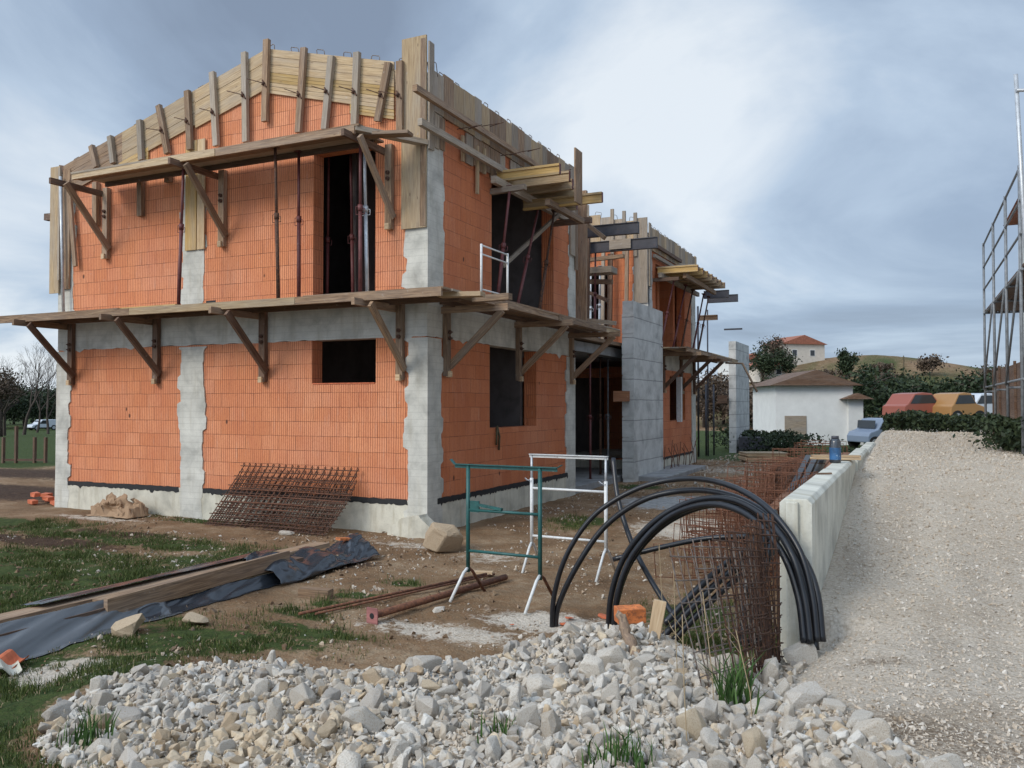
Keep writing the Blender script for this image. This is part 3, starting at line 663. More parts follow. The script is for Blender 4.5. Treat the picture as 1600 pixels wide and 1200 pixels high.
# inner face of the form, seen over the top of the gap
mb = MB(); mb.prism([(XL + .2, gable_z(XL + .2, .5)), (PEAK[0], PEAK[1] - .5), (-.2, gable_z(-.2, .5)), (-.2, gable_z(-.2, .03)), (PEAK[0], PEAK[1] - .03), (XL + .2, gable_z(XL + .2, .03))], 'y', T + .02, T + .05); mb.build('form_board', M['wood_light'], gf)
studs = [(143, 228, 150, 262), (172, 213, 177, 255), (218, 188, 221, 250), (248, 165, 262, 240), (293, 142, 297, 234), (332, 113, 338, 228), (382, 82, 384, 222),
         (417, 62, 414, 190), (475, 75, 466, 207), (518, 88, 507, 202), (558, 82, 554, 197), (607, 98, 590, 190), (625, 96, 625, 205)]
for k, (ax, ay, bx, by) in enumerate(studs):
    a = Fr(ax, ay, .09); b = Fr(bx, by, .09)
    MB().beam(a, b, .115, .075, (0, -1, 0), .004).build('stud', M[['wood', 'wood_grey', 'wood_grey', 'wood'][k % 4]], gf)
    if 2 < k < 13 :
        m = a.lerp(b, .52 + random.uniform(-.05, .05)); e = m + Vector((-.20 - random.uniform(0, .1), -.16, .07 + random.uniform(-.03, .04)))
        mb = MB(); mb.tube([m + Vector((.06, .05, 0)), e], .008, 5)
        mb.tube([m + Vector((-.03, -.07, .01)), m + Vector((.0, -.04, -.005))], .035, 6); mb.beam(m + Vector((.05, -.05, -.07)), m + Vector((-.04, -.05, .07)), .02, .02); mb.build('tie_rod', M['rust_dark'], gf)

ef = thing('eaves_formwork', 'long weathered board formwork with horizontal walers along the right eaves of the near house', 'formwork', (.05, 3, 6.8))
y = .05
while y < 6.5:
    wv = random.uniform(.20, .42); MB().beam((.035, y + wv / 2, 6.86 + random.uniform(-.02, .0)), (.035, y + wv / 2, Z_EV + random.uniform(-.03, .03)), wv - .008, .028, (1, 0, 0)).build('form_board', M[random.choice(['wood_grey', 'wood_grey', 'wood', 'wood_light'])], ef); y += wv
y = .15
while y < 4.6:
    wv = random.uniform(.16, .30)
    if random.random() < .82: MB().beam((.030, y + wv / 2, 6.30 + random.uniform(-.03, .05)), (.030, y + wv / 2, 6.83), wv - .02, .028, (1, 0, 0)).build('form_board', M[random.choice(['wood_grey', 'wood'])], ef)
    y += wv
a = Sd(648, 137, .16); b = Sd(888, 292, .16); MB().beam(a, (b.x, b.y, a.z), .08, .10).build('waler', M['wood'], ef)
a = Sd(656, 190, .16); b = Sd(828, 292, .16); MB().beam(a, (b.x, b.y, a.z - .02), .08, .11).build('waler', M['wood_grey'], ef)
for (px, ya, yb) in ((746, 248, 303), (723, 232, 252), (757, 252, 272)):
    MB().beam(Sd(px, ya - 20, .06), Sd(px, yb, .06), .07, .04, (1, 0, 0)).build('batten', M['wood_light'], ef)
for k in range(6):
    p = Vector((.1, .8 + k * .85, 7.05 if k % 2 else 6.75)); MB().tube([p, p + Vector((.33, .12, .05))], .008, 5).build('tie_rod', M['rust_dark'], ef)
    q = p + Vector((.0, .4, .12)); MB().tube([q, q + Vector((.3, -.05, .02))], .008, 5).build('tie_rod', M['rust_dark'], ef)
# boards closing the corner columns
def colboard(nm, label, parts, org):
    t_ = thing('column_formwork', label, 'formwork', org)
    for p0, p1, wd, th, up, mt in parts: MB().beam(p0, p1, wd, th, up, .003).build('form_board', M[mt], t_)
    return t_
a, b = Fr(650, 75, .05), Fr(650, 328, .05)
colboard('c', 'tall pale board form standing above the near corner column of the house', [((-.225, -.045, 4.93), (-.225, -.045, 8.05), .46, .03, (0, -1, 0), 'wood_light'), ((.045, .04, 6.2), (.045, .04, 7.95), .16, .028, (1, 0, 0), 'wood_grey'),
         ((-.05, -.062, 4.95), (-.05, -.062, 8.0), .10, .004, (0, -1, 0), 'wood')], (-.2, 0, 4.93))
colboard('c', 'grey board form at the left end of the gable, beside a grey pole', [((-8.80, -.05, 4.35), (-8.80, -.05, 6.95), .28, .03, (0, -1, 0), 'wood_light'), ((-8.46, -.05, 4.42), (-8.46, -.05, 6.85), .22, .03, (0, -1, 0), 'wood'),
         ((-8.62, -.09, 4.6), (-8.62, -.09, 6.9), .05, .04, (0, -1, 0), 'wood_grey'), ((-8.35, -.10, 6.6), (-8.12, -.10, 4.85), .10, .05, (0, -1, 0), 'wood')], (-8.7, 0, 4.35))
colboard('c', 'yellowish board form nailed over the middle column of the upper floor', [((-5.08, -.035, 4.95), (-5.08, -.035, 7.0), .27, .028, (0, -1, 0), 'wood_yellow'), ((-4.83, -.037, 4.95), (-4.83, -.037, 7.0), .18, .028, (0, -1, 0), 'wood_light')], (-5, 0, 4.95))
colboard('c', 'grey board form round the far right column of the near house', [((.04, 6.42, 5.5), (.04, 6.42, 7.5), .30, .03, (1, 0, 0), 'wood_grey'), ((.04, 6.66, 5.2), (.04, 6.66, 7.9), .16, .03, (1, 0, 0), 'wood')], (0, 6.5, 5.5))
tag(MB().beam((-9.55, .3, 6.05), (-8.75, .3, 6.02), .12, .14).build('timber_beam', M['wood_dark']), 'short dark timber end sticking out beyond the left edge of the near house', 'timber')
tag(MB().beam((-8.9, .1, 6.95), (-8.35, .02, 6.82), .03, .18, (0, 0, 1)).build('board', M['wood_dark']), 'dark board set on edge at the left foot of the gable slope', 'board')

# ------------------------------------------------------------------ timber decks
def deck(name_label, axis_, a0, a1, o0, o1, z, org, seed, front_h=.125):
    """axis 'x': runs along x in front of y=0; axis 'y': along y beside x=0"""
    random.seed(seed); t_ = thing('timber_deck', name_label, 'deck', org); n = 4; wd = (o1 - o0) / n
    def pt(a, o, z_): return (a, -o, z_) if axis_ == 'x' else (o, a, z_)
    for r in range(n):
        a = a0 + random.uniform(-.25, .1)
        while a < a1 - .3:
            b = min(a + random.uniform(3.2, 4.4), a1 + random.uniform(-.05, .1)); zz = z - .017 + random.uniform(-.006, .012)
            MB().beam(pt(a, o0 + wd * (r + .5), zz), pt(b, o0 + wd * (r + .5), zz + random.uniform(-.01, .01)), wd - .012, .034, (0, 0, 1), .002).build('plank', M[random.choice(['wood', 'wood_light', 'wood', 'wood_grey'])], t_)
            a = b - random.uniform(-.01, .3) * 0 + .01
    a = a0; 
    while a < a1 - .2:
        b = min(a + random.uniform(2.6, 4.2), a1); zz = z - .055 - random.uniform(0, .015)
        MB().beam(pt(a, o1 - .03 + random.uniform(-.02, .02), zz), pt(b, o1 - .03 + random.uniform(-.02, .02), zz), .05, front_h, (0, 0, 1), .003).build('edge_beam', M[random.choice(['wood', 'wood_light', 'wood'])], t_)
        a = b + .012
    MB().beam(pt(a0 + .1, o0 + .2, z - .075), pt(a1 - .1, o0 + .2, z - .075), .05, .09).build('edge_beam', M['wood_dark'], t_)
    return t_
deck('lower deck of planks running along the front of the near house', 'x', -9.25, .84, .05, 1.0, 3.80, (-4, -.5, 3.7), 3)
deck('lower deck of planks along the right side of the near house', 'y', -.10, 7.0, .05, 1.0, 3.80, (.5, 3, 3.7), 4)
deck('upper deck of planks high on the front wall beneath the gable formwork', 'x', -7.1, -.72, .12, 1.0, 6.40, (-4, -.5, 6.3), 5)
random.seed(11)
tag(MB().beam((-1.0, -.75, 6.34), (.05, -.60, 6.28), .22, .05).build('plank', M['wood']), 'loose plank end reaching past the right end of the upper deck', 'plank')
tag(MB().beam((-.75, -.95, 6.36), (-.02, .0, 6.30), .16, .08).build('plank', M['wood_grey']), 'grey timber laid slantwise over the right end of the upper deck', 'plank')
tag(MB().beam((.55, -.55, 3.74), (1.25, -.48, 3.73), .20, .07).build('plank', M['wood_new']), 'pale plank end jutting from the corner where the two lower decks meet', 'plank')
tag(MB().beam((.9, -.1, 3.715), (1.55, -.15, 3.715), .12, .10).build('plank', M['wood']), 'square timber end jutting out under the corner of the side deck', 'timber')
tag(MB().beam((-6.6, -.72, 3.825), (-4.6, -.74, 3.828), .20, .022).build('plank', M['wood_yellow']), 'thin yellow board lying on the front deck left of the middle column', 'board')

# triangular timber brackets carrying the decks
def bracket(label, loc, rz, arm=1.25, post=1.25, mt=('wood_dark', 'wood'), name='deck_bracket', ext=0.0, bot=.0):
    t_ = local_thing(name, label, 'bracket', loc, (0, 0, rz), 'timber brackets under the decks')
    MB().beam((0, -.045, .05), (0, -.045, -post), .13, .085, (0, -1, 0), .003).build('post', M[mt[0]], t_)
    MB().beam((-.09, .0, -.06), (-.09, -arm, -.06), .055, .11, (0, 0, 1), .003).build('arm', M[mt[1]], t_)
    MB().beam((.09, -arm * .84, -.09), (.085, -.05, -post * .86 - bot), .055, .115, (0, 0, 1), .003).build('brace', M[mt[0]], t_)
    MB().beam((0, -.05, -post * .97), (0, -.13, -post * .97), .08, .10).build('block', M['wood_new'], t_)
    mb = MB()
    for zz in (-.42, -.52): mb.tube([(0, -.085, zz), (0, -.12, zz)], .035, 8); mb.tube([(0, -.08, zz), (.0, -.16, zz)], .01, 5)
    mb.build('anchor_bolt', M['rust_dark'], t_)
    return t_
zb = 3.70
for k, (px, lab) in enumerate([(115, 'timber bracket under the left end of the lower front deck'), (248, 'timber bracket second from the left under the lower front deck'),
                   (414, 'timber bracket in the middle of the long block wall under the lower front deck'), (628, 'timber bracket under the lower front deck nearest the house corner')]):
    bracket(lab, (Fr(px, 540).x, -.006, zb), 0, 1.22, 1.22, ('wood_dark', 'wood') if k < 3 else ('wood', 'wood'))
for k, (px, lab) in enumerate([(694, 'timber bracket on the right wall beside the corner column, under the side deck'), (807, 'timber bracket over the tall side window opening, under the side deck'),
                   (890, 'timber bracket at the far end of the near house side wall')]):
    bracket(lab, (.006, Sd(px, 540).y, zb), PI / 2, 1.22, 1.15, ('wood', 'wood'))
for k, (px, lab) in enumerate([(170, 'timber bracket under the left end of the upper deck'), (351, 'timber bracket right of the middle column under the upper deck'), (611, 'heavy timber bracket at the right end of the upper deck')]):
    bracket(lab, (Fr(px, 300).x, -.006, 6.30), 0, 1.2, 1.35, ('wood', 'wood_dark'))
for px, ya, yb, lab in ((220, 262, 338, 'short upright timber hanging below the upper deck near its left end'), (150, 285, 352, 'dark upright timber just left of the left upper bracket'), (263, 250, 285, 'stubby timber block under the upper deck left of the middle column')):
    a = Fr(px, ya, .06); b = Fr(px, yb, .06); tag(MB().beam(a, b, .12, .09, (0, -1, 0)).build('timber_post', M['wood']), lab, 'timber')

# ------------------------------------------------------------------ steel props
def steel_prop(label, p0, p1, mat='prop_red', split=.55, r=.032, hoopat=True):
    p0 = Vector(p0); p1 = Vector(p1); t_ = thing('steel_prop', label, 'prop', p0, 'adjustable steel props')
    m = p0.lerp(p1, split); d = (p1 - p0).normalized()
    MB().tube([p0, m], r, 10).build('outer_tube', M[mat], t_); MB().tube([m - d * .1, p1], r * .78, 10).build('inner_tube', M[mat], t_)
    mb = MB(); mb.tube([m - d * .05, m + d * .05], r * 1.35, 10); s_ = d.cross(Vector((0, 1, 0))).normalized()
    mb.tube([m - s_ * .03, m - s_ * .085 - d * .02, m - s_ * .085 - d * .10, m + s_ * .085 - d * .10, m + s_ * .085 + d * .03, m + s_ * .03 + d * .03], .007, 5); mb.build('collar', M[mat], t_)
    for q in (p0, p1): MB().beam(q - d * .004, q + d * .004, .12, .12).build('end_plate', M[mat], t_)
    return t_
for (ax, ay, bx, by, off, mt, lab) in [
    (287, 256, 279, 468, .75, 'prop_red', 'rusty red prop leaning in front of the yellowish middle board, left of all other props'),
    (430, 235, 435, 458, .70, 'rust_dark', 'dark brown prop standing mid wall between the two deck levels, with a hoop collar'),
    (467, 247, 467, 457, .35, 'prop_red', 'plain red prop close left of the upper doorway'),
    (563, 235, 563, 452, .60, 'prop_red', 'thick red prop in front of the right half of the upper doorway'),
    (569, 250, 574, 452, .50, 'galv', 'pale galvanised prop beside the thick red one in the upper doorway')]:
    a = Fr(ax, ay, off); b = Fr(bx, by, off); b.z = 3.80; a.z = 6.36; steel_prop(lab, b, a, mt)
for (ax, ay, bx, by, lab) in [(514, 250, 511, 455, 'dim prop just inside the left part of the upper doorway'), (547, 280, 552, 452, 'dim prop deeper inside the upper doorway')]:
    a = Fr(ax, ay, -.5); b = Fr(bx, by, -.5); b.z = 3.76; a.z = 6.9; steel_prop(lab, b, a, 'prop_red', .4)
a = Fr(96, 272, .12); b = Fr(101, 480, .12); t_ = tag(MB().tube([(b.x, -.14, 3.8), (a.x, -.14, 6.7)], .03, 8).build('scaffold_pole', M['galv']), 'grey upright pole at the left corner of the upper floor', 'pole')

# ------------------------------------------------------------------ balcony shuttering on the right side
def h20(label, p0, p1, name='formwork_beam', mat='wood_yellow', grp='yellow timber girders of the balcony forms'):
    p0 = Vector(p0); p1 = Vector(p1); t_ = thing(name, label, 'girder', p0, grp)
    for dz in (-.08, .08): MB().beam(p0 + Vector((0, 0, dz)), p1 + Vector((0, 0, dz)), .08, .04).build('flange', M[mat], t_)
    MB().beam(p0, p1, .028, .13).build('web', M[mat], t_)
    mb = MB(); d = (p1 - p0).normalized(); mb.beam(p1 + d * .001, p1 + d * .008, .07, .19); mb.build('end_cap', M['prop_red'], t_); return t_
bo = thing('balcony_formwork', 'grey timber frame under the balcony forms over the upper side opening', 'formwork', (.6, 4, 6.4))
for k, (yy, bx) in enumerate([(2.42, 1.33), (2.95, 1.31), (3.5, 1.16), (4.05, 1.0), (4.6, .80), (5.15, .62)]):
    h20(['yellow girder nearest the camera among the near balcony forms', 'second yellow girder of the near balcony forms', 'third yellow girder of the near balcony forms', 'fourth girder of the near balcony forms, in shade', 'fifth girder of the near balcony forms, in shade', 'last and shortest girder of the near balcony forms'][k],
        (.07, yy, 6.335), (bx, yy, 6.335), mat='wood_yellow' if k < 1 else 'wood_light')
h20('yellow girder jutting furthest right below the end board of the near balcony forms', (.07, 3.62, 6.05), (1.72, 3.62, 6.05))
mb = MB(); mb.prism([(.05, 3.0), (1.1, 3.0), (.6, 5.2), (.05, 5.2)], 'z', 6.445, 6.47); mb.build('form_panel', M['wood_grey'], bo)
MB().beam((.22, 1.95, 6.16), (.22, 5.6, 6.16), .10, .13).build('waler', M['wood_grey'], bo)
MB().beam((.80, 3.1, 5.94), (.80, 5.0, 5.94), .10, .12).build('waler', M['wood'], bo)
MB().beam((.0, 2.30, 6.03), (.72, 2.26, 6.04), .10, .10).build('cross_bar', M['wood_grey'], bo)
MB().beam((.0, 5.3, 6.02), (.9, 5.3, 6.02), .10, .12).build('cross_bar', M['wood_dark'], bo)
MB().beam((1.42, 3.12, 5.85), (1.42, 3.12, 6.86), .36, .03, (1, 0, 0)).build('end_board', M['wood'], bo)
MB().beam((.45, 4.6, 6.05), (-.1, 3.0, 4.75), .07, .07).build('brace', M['wood_grey'], bo)
for (ax, ay, bx, by, off, mt, lab) in [(797, 298, 776, 462, .4, 'prop_red', 'red prop leaning in the near side opening behind the small guard rail'), (842, 330, 806, 470, .3, 'prop_red', 'thin red prop in the middle of the near side opening'),
       (866, 342, 841, 478, .40, 'rust_dark', 'dark slanting prop before the narrow brick pier right of the side opening')]:
    a = Sd(ax, ay, off); b = Sd(bx, by, off); b.z = 3.8; a.z = 6.08; steel_prop(lab, b, a, mt, .5)
gr_ = thing('guard_rail', 'small white metal guard rail frame standing on the side deck', 'guard rail', (.9, .5, 3.8))
ya, yb = Sd(752, 420, .9).y, Sd(793, 420, .9).y
for yy in (ya, yb): MB().tube([(.9, yy, 3.8), (.9, yy, 4.62)], .020, 8).build('post', M['white_paint'], gr_)
for zz in (4.6, 4.46, 3.9): MB().tube([(.9, ya, zz), (.9, yb, zz)], .014, 8).build('rail', M['white_paint'], gr_)
# strap hanging from the side window
mb = MB(); q = Sd(775, 670, .03)
for s_ in (-1, 1): mb.tube([q + Vector((0, .05, .05)), q + Vector((.02, .05 + s_ * .06, -.15)), q + Vector((.01, .05 + s_ * .05, -.30 - .1 * (s_ > 0)))], .022, 5)
tag(mb.build('strap', M['strap']), 'dark olive strap hanging over the sill of the side window opening', 'strap')

# ------------------------------------------------------------------ link between the houses and the second house
Y2 = 12.75; Y2E = 18.65
h2 = thing('unfinished_house', 'farther unfinished house of orange clay blocks behind the tall grey block wall', 'house', (0, Y2, 0))
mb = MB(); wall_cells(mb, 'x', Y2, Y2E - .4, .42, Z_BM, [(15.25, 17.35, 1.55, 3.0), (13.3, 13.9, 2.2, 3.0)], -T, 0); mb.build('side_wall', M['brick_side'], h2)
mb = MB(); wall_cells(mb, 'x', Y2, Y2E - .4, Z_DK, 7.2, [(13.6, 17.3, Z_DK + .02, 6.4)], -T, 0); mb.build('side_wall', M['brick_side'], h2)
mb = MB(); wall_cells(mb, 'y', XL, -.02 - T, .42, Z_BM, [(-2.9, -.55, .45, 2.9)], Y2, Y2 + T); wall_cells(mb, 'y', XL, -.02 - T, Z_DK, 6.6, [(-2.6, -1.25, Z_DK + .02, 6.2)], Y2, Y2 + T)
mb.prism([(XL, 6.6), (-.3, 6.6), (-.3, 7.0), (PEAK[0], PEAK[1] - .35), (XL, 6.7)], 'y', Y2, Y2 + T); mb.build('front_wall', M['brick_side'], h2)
mb = MB(); mb.box(XL, -.02, Y2E, Y2E + T, .3, 7.0); mb.build('back_wall', M['brick'], h2)
mb = MB(); mb.box(XL, .015, Y2 - .1, Y2E + .1, -.3, .42); mb.build('plinth', M['plinth'], h2)
mb = MB(); mb.prism(drips(Y2 + .3, Y2E - .3, .36, .43, 110), 'x', .018, .025); mb.build('damp_course', M['bitumen'], h2)
mb = MB(); mb.box(-T + .01, .008, Y2, Y2E + .02, Z_BM, Z_DK); mb.build('ring_beam', M['concrete'], h2)
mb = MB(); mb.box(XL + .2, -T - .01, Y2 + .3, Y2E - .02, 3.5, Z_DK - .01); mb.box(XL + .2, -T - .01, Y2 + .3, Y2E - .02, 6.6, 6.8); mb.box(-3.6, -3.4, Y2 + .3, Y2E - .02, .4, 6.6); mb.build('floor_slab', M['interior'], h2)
column('x', Y2E - .35, Y2E + .22, -.1, Z_BM - .02, True, False, -.2, .02, h2); column('x', Y2E - .35, Y2E + .22, Z_DK, 6.9, True, False, -.2, .02, h2)
mb = MB(); mb.prism(ragged(-.40, .018, Z_DK, 7.2, True, False), 'y', Y2 - .02, Y2 + .1); mb.prism(ragged(Y2 - .01, Y2 + .40, Z_DK, 7.2, False, True, .04), 'x', -.12, .018); mb.build('column', M['blockwork'], h2)
mb = MB(); mb.box(-.02, .14, 16.2, 16.36, 1.5, 3.0); mb.build('window_post', M['white_paint'], h2)
for k in range(14): hoop((-.12, Y2 + .3 + k * .42, 7.40), (0, 1, 0), .2, .17).build('rebar_hoop', M['wire_grey'], h2)
for k in range(4): hoop((-.5 - k * .55, Y2 + .1, 7.55 + k * .13), (1, 0, -.27), .2, .17).build('rebar_hoop', M['wire_grey'], h2)
# forms of the second house
f2 = thing('eaves_formwork', 'board formwork along the top of the farther house', 'formwork', (.05, Y2, 6.9))
y = Y2 + .02
while y < Y2E + .2:
    wv = random.uniform(.22, .40); MB().beam((.035, y + wv / 2, 6.72), (.035, y + wv / 2, 7.42 + random.uniform(-.03, .03)), wv - .02, .03, (1, 0, 0)).build('form_board', M[random.choice(['wood_grey', 'wood_grey', 'wood_light'])], f2); y += wv
mb = MB(); mb.box(-1.0, -.30, 14.9, 15.15, Z_DK + .02, 6.58); mb.build('partition_wall', M['brick_side'], h2); mb = MB(); mb.box(-1.0, -.30, 16.9, 17.15, Z_DK + .02, 6.58); mb.build('partition_wall', M['brick_side'], h2)
x = -.35
while x > -3.2:
    wv = random.uniform(.3, .5); MB().beam((x - wv / 2, Y2 - .04, 6.75 - .13 * x * .5), (x - wv / 2, Y2 - .04, 7.50 - .25 * x), wv - .015, .03, (0, -1, 0)).build('form_board', M[random.choice(['wood_light', 'wood_light', 'wood_grey'])], f2)
    if random.random() < .7: MB().beam((x, Y2 - .09, 6.5), (x, Y2 - .09, 7.72 - .25 * x), .1, .07, (0, -1, 0)).build('stud', M['wood_grey'], f2)
    x -= wv
MB().beam((.12, Y2 + .2, 6.88), (.12, Y2 + 3.6, 6.88), .08, .1).build('waler', M['wood_dark'], f2)
MB().beam((.12, Y2 + .3, 6.55), (.12, Y2 + 5.5, 6.55), .08, .1).build('waler', M['wood_grey'], f2)
colboard('c', 'pale board form round the corner column of the farther house', [((-.20, Y2 - .05, 5.1), (-.20, Y2 - .05, 7.65), .42, .03, (0, -1, 0), 'wood_grey'), ((.045, Y2 + .10, 5.6), (.045, Y2 + .10, 7.5), .22, .03, (1, 0, 0), 'wood_grey')], (0, Y2, 5.1))
for k in range(7):
    yy = 13.5 + k * .68
    h20(['first', 'second', 'third', 'fourth', 'fifth', 'sixth', 'seventh'][k] + ' yellow girder, counted from the near end, of the farther house balcony forms', (.1, yy, 6.16), (1.33, yy, 6.16), mat='wood_yellow' if k < 3 else 'wood_light')
b2 = thing('balcony_formwork', 'grey timber bearers under the yellow girders of the farther house', 'formwork', (.6, 16, 6.4))
MB().beam((.62, 13.6, 6.285), (.62, 17.8, 6.285), 1.2, .03).build('form_panel', M['wood_grey'], b2)
MB().beam((.25, 13.2, 5.98), (.25, 18.3, 5.98), .1, .14).build('waler', M['wood_grey'], b2)
MB().beam((.9, 13.6, 5.98), (.9, 18.0, 5.98), .1, .14).build('waler', M['wood'], b2)
MB().beam((0, 13.3, 5.85), (.8, 13.3, 5.85), .1, .1).build('cross_bar', M['wood_dark'], b2)
for k, (yy, lx) in enumerate([(13.9, .5), (15.2, .55), (16.4, .5), (17.6, .6), (18.4, .6)]):
    steel_prop(['first', 'second', 'third', 'fourth', 'fifth'][k] + ' slanting prop, counted from the near end, in the upper opening of the farther house', (lx - .2, yy - .9, 3.8), (lx, yy, 5.9), ['prop_red', 'prop_red', 'rust_dark', 'prop_red', 'rust_dark'][k], .5)
deck('deck of planks along the upper floor of the farther house', 'y', 13.35, 21.6, .05, 1.05, 3.80, (.5, 16, 3.7), 21)
random.seed(31)
for yy, lab in ((14.3, 'timber bracket beside the grey block wall under the farther deck'), (16.6, 'timber bracket above the window of the farther house'), (18.5, 'timber bracket at the far corner of the farther house')):
    bracket(lab, (.008, yy, 3.70), PI / 2, 1.25, 1.25, ('wood_dark', 'wood'))
MB_ = MB().beam((.02, 13.0, 3.45), (.02, 14.6, 3.42), .10, .28)
# the open link: slab, pillars and the tall grey wall
lk = thing('connecting_block', 'dark open carport bay with concrete roof slab between the two houses', 'carport', (-3, 9.6, 0))
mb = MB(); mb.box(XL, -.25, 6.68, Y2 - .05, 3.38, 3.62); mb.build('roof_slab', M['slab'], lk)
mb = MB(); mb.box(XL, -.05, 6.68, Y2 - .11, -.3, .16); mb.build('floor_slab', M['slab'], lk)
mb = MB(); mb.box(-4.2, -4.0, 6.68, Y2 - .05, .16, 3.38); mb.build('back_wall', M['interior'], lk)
mb = MB(); mb.box(-1.6, -1.3, 7.9, 8.2, .16, 3.38); mb.build('pillar', M['concrete'], lk)
mb = MB(); mb.box(-2.3, -2.0, 10.4, 10.7, .16, 3.38); mb.build('pillar', M['concrete'], lk)
mb = MB(); mb.box(-.45, -.2, 6.7, 6.9, .16, 3.38); mb.build('pillar', M['wood_new'], lk)
mb = MB(); mb.box(XL, -.05, 6.69, Y2 - .06, 3.66, 3.75); mb.build('terrace_board', M['wood'], lk)
def blockwall(label, y0, y1, z1, step):
    t_ = thing('block_wall', label, 'wall', (.18, y0, 0)); mb = MB(); mb.prism([(y0, -.1), (y1, -.1), (y1, z1 - step), (y0, z1)], 'x', .04, .34); mb.build('wall', M['blockwork'], t_)
    return t_
bw = blockwall('tall slim grey concrete wall in layers between the near and the farther house', 10.15, 13.15, 4.86, .0)
mb = MB()
for k in range(8): mb.box(.026, .354, 10.14, 10.146, .1 + k * .555, .62 + k * .555)
mb.build('lift_face', M['blockwork'], bw)
blockwall('slim grey concrete wall in layers standing alone at the far end of the row', 25.0, 28.3, 4.78, .0)
tag(MB().beam((-.15, 9.9, 2.30), (.25, 10.08, 2.30), .12, .28).build('timber_block', M['wood_red']), 'short reddish timber fixed to the left edge of the tall grey wall', 'timber')
tag(MB().beam((-.4, 24.8, 2.3), (.0, 24.85, 2.3), .12, .35).build('timber_block', M['wood_dark']), 'dark timber fixed to the far standing grey wall', 'timber')
# dark girders reaching across the gap
def girder(label, a, b, hh=.24, mat='dark_steel', patch=None):
    t_ = thing('steel_girder', label, 'girder', a); a = Vector(a); b = Vector(b)
    for dz in (-hh / 2, hh / 2): MB().beam(a + Vector((0, 0, dz)), b + Vector((0, 0, dz)), .14, .02).build('flange', M[mat], t_)
    MB().beam(a, b, .09, hh - .02).build('web', M[mat], t_)
    if patch: MB().beam(a.lerp(b, patch[0]) + Vector((0, -.09, .02)), a.lerp(b, patch[1]) + Vector((0, -.09, .02)), .03, hh * .95).build('board', M['wood_grey'], t_)
    return t_
def gx(px, py, yv): return P(px, py, 1, yv)
a = gx(905, 364, 8.0); b = gx(998, 354, 8.0); girder('blackish girder above the gap between the houses, the upper of two', (a.x, 8.0, a.z), (b.x, 8.0, a.z), .26)
a = gx(916, 388, 9.2); b = gx(1027, 379, 9.2); girder('lower of two girders above the gap, dark with a grey board in its middle', (a.x, 9.2, a.z), (b.x, 9.2, a.z), .26, 'dark_steel', (.35, .65))
for yv, pa, pb, lab in ((19.6, (1100, 461), (1139, 457), 'dark girder end just beyond the yellow girders of the farther house'), (20.6, (1105, 468), (1153, 464), 'lowest dark girder end at the far corner of the farther house')):
    a = gx(*pa, yv); b = gx(*pb, yv); girder(lab, (a.x, yv, a.z), (b.x, yv, a.z), .26)
a = gx(1092, 497, 20.9); b = gx(1121, 494, 20.9); h20('lone weathered girder end below the dark ones at the far corner', (a.x, 20.9, a.z), (b.x, 20.9, a.z), grp='single girders', mat='wood')
a = gx(918, 425, 9.5); b = gx(960, 421, 9.5); tag(MB().beam((a.x, 9.5, a.z), (b.x, 9.5, a.z), .5, .16).build('timber_platform', M['wood_grey']), 'grey timber platform stack in the upper gap between the houses', 'platform')
a = gx(918, 440, 9.6); b = gx(957, 438, 9.6); tag(MB().beam((a.x, 9.6, a.z), (b.x, 9.6, a.z - .05), .12, .12).build('timber_beam', M['wood']), 'timber bearer under the grey platform in the upper gap', 'timber')
for px, mt, lab, yv, zt in ((929, 'prop_red', 'red prop standing in the upper gap between the houses', 9.3, 6.2), (936, 'galv', 'pale prop standing in the upper gap behind the red one', 11.0, 6.0), (922, 'galv', 'pale prop at the left of the upper gap', 11.5, 6.0)):
    x_ = gx(px, 450, yv).x; steel_prop(lab, (x_, yv, 3.76), (x_ + .03, yv, zt), mt, .5)
a = gx(908, 350, 7.3); tag(MB().beam((a.x, 7.3, 3.76), (a.x + .02, 7.3, 7.2), .26, .10, (0, -1, 0)).build('timber_post', M['wood']), 'tall broad plank upright at the left side of the upper gap', 'timber')
for k, (px, yv, z0, z1, wd, mt, lab) in enumerate([(952, 12.5, 3.8, 6.6, .14, 'wood_dark', 'dark upright timber on the brick face in the upper gap'), (978, 12.45, 4.2, 7.0, .10, 'wood', 'upright timber beside the pale column form of the farther house'), (941, 12.3, 3.8, 6.9, .09, 'wood_grey', 'grey upright timber behind the red prop in the upper gap'), (917, 9.0, 3.8, 6.9, .10, 'wood_dark', 'dark upright timber beside the tall broad plank in the upper gap')]):
    x_ = gx(px, 450, yv).x; tag(MB().beam((x_, yv, z0), (x_ + .04, yv, z1), wd, .09, (0, -1, 0)).build('timber_post', M[mt]), lab, 'timber')
for k, (pa, pb, yv, mt, lab) in enumerate([((905, 408), (975, 400), 10.6, 'wood', 'timber bearer below the two girders in the upper gap'), ((908, 452), (950, 470), 10.2, 'wood_dark', 'slanting dark timber below the grey platform in the upper gap'), ((910, 345), (945, 372), 7.6, 'wood', 'slanting timber at the top left of the upper gap'), ((912, 500), (962, 505), 8.4, 'wood_grey', 'grey board lying low in the upper gap above the deck')]):
    a, b = gx(*pa, yv), gx(*pb, yv); tag(MB().beam(a, b, .14, .10).build('timber_beam', M[mt]), lab, 'timber')
tag(MB().box(-2.2, -.9, 9.0, 9.9, 3.76, 4.5).build('board_bundle', M['wood_dark'], bevel=.01), 'dark bundle of boards on the terrace in the upper gap', 'boards')
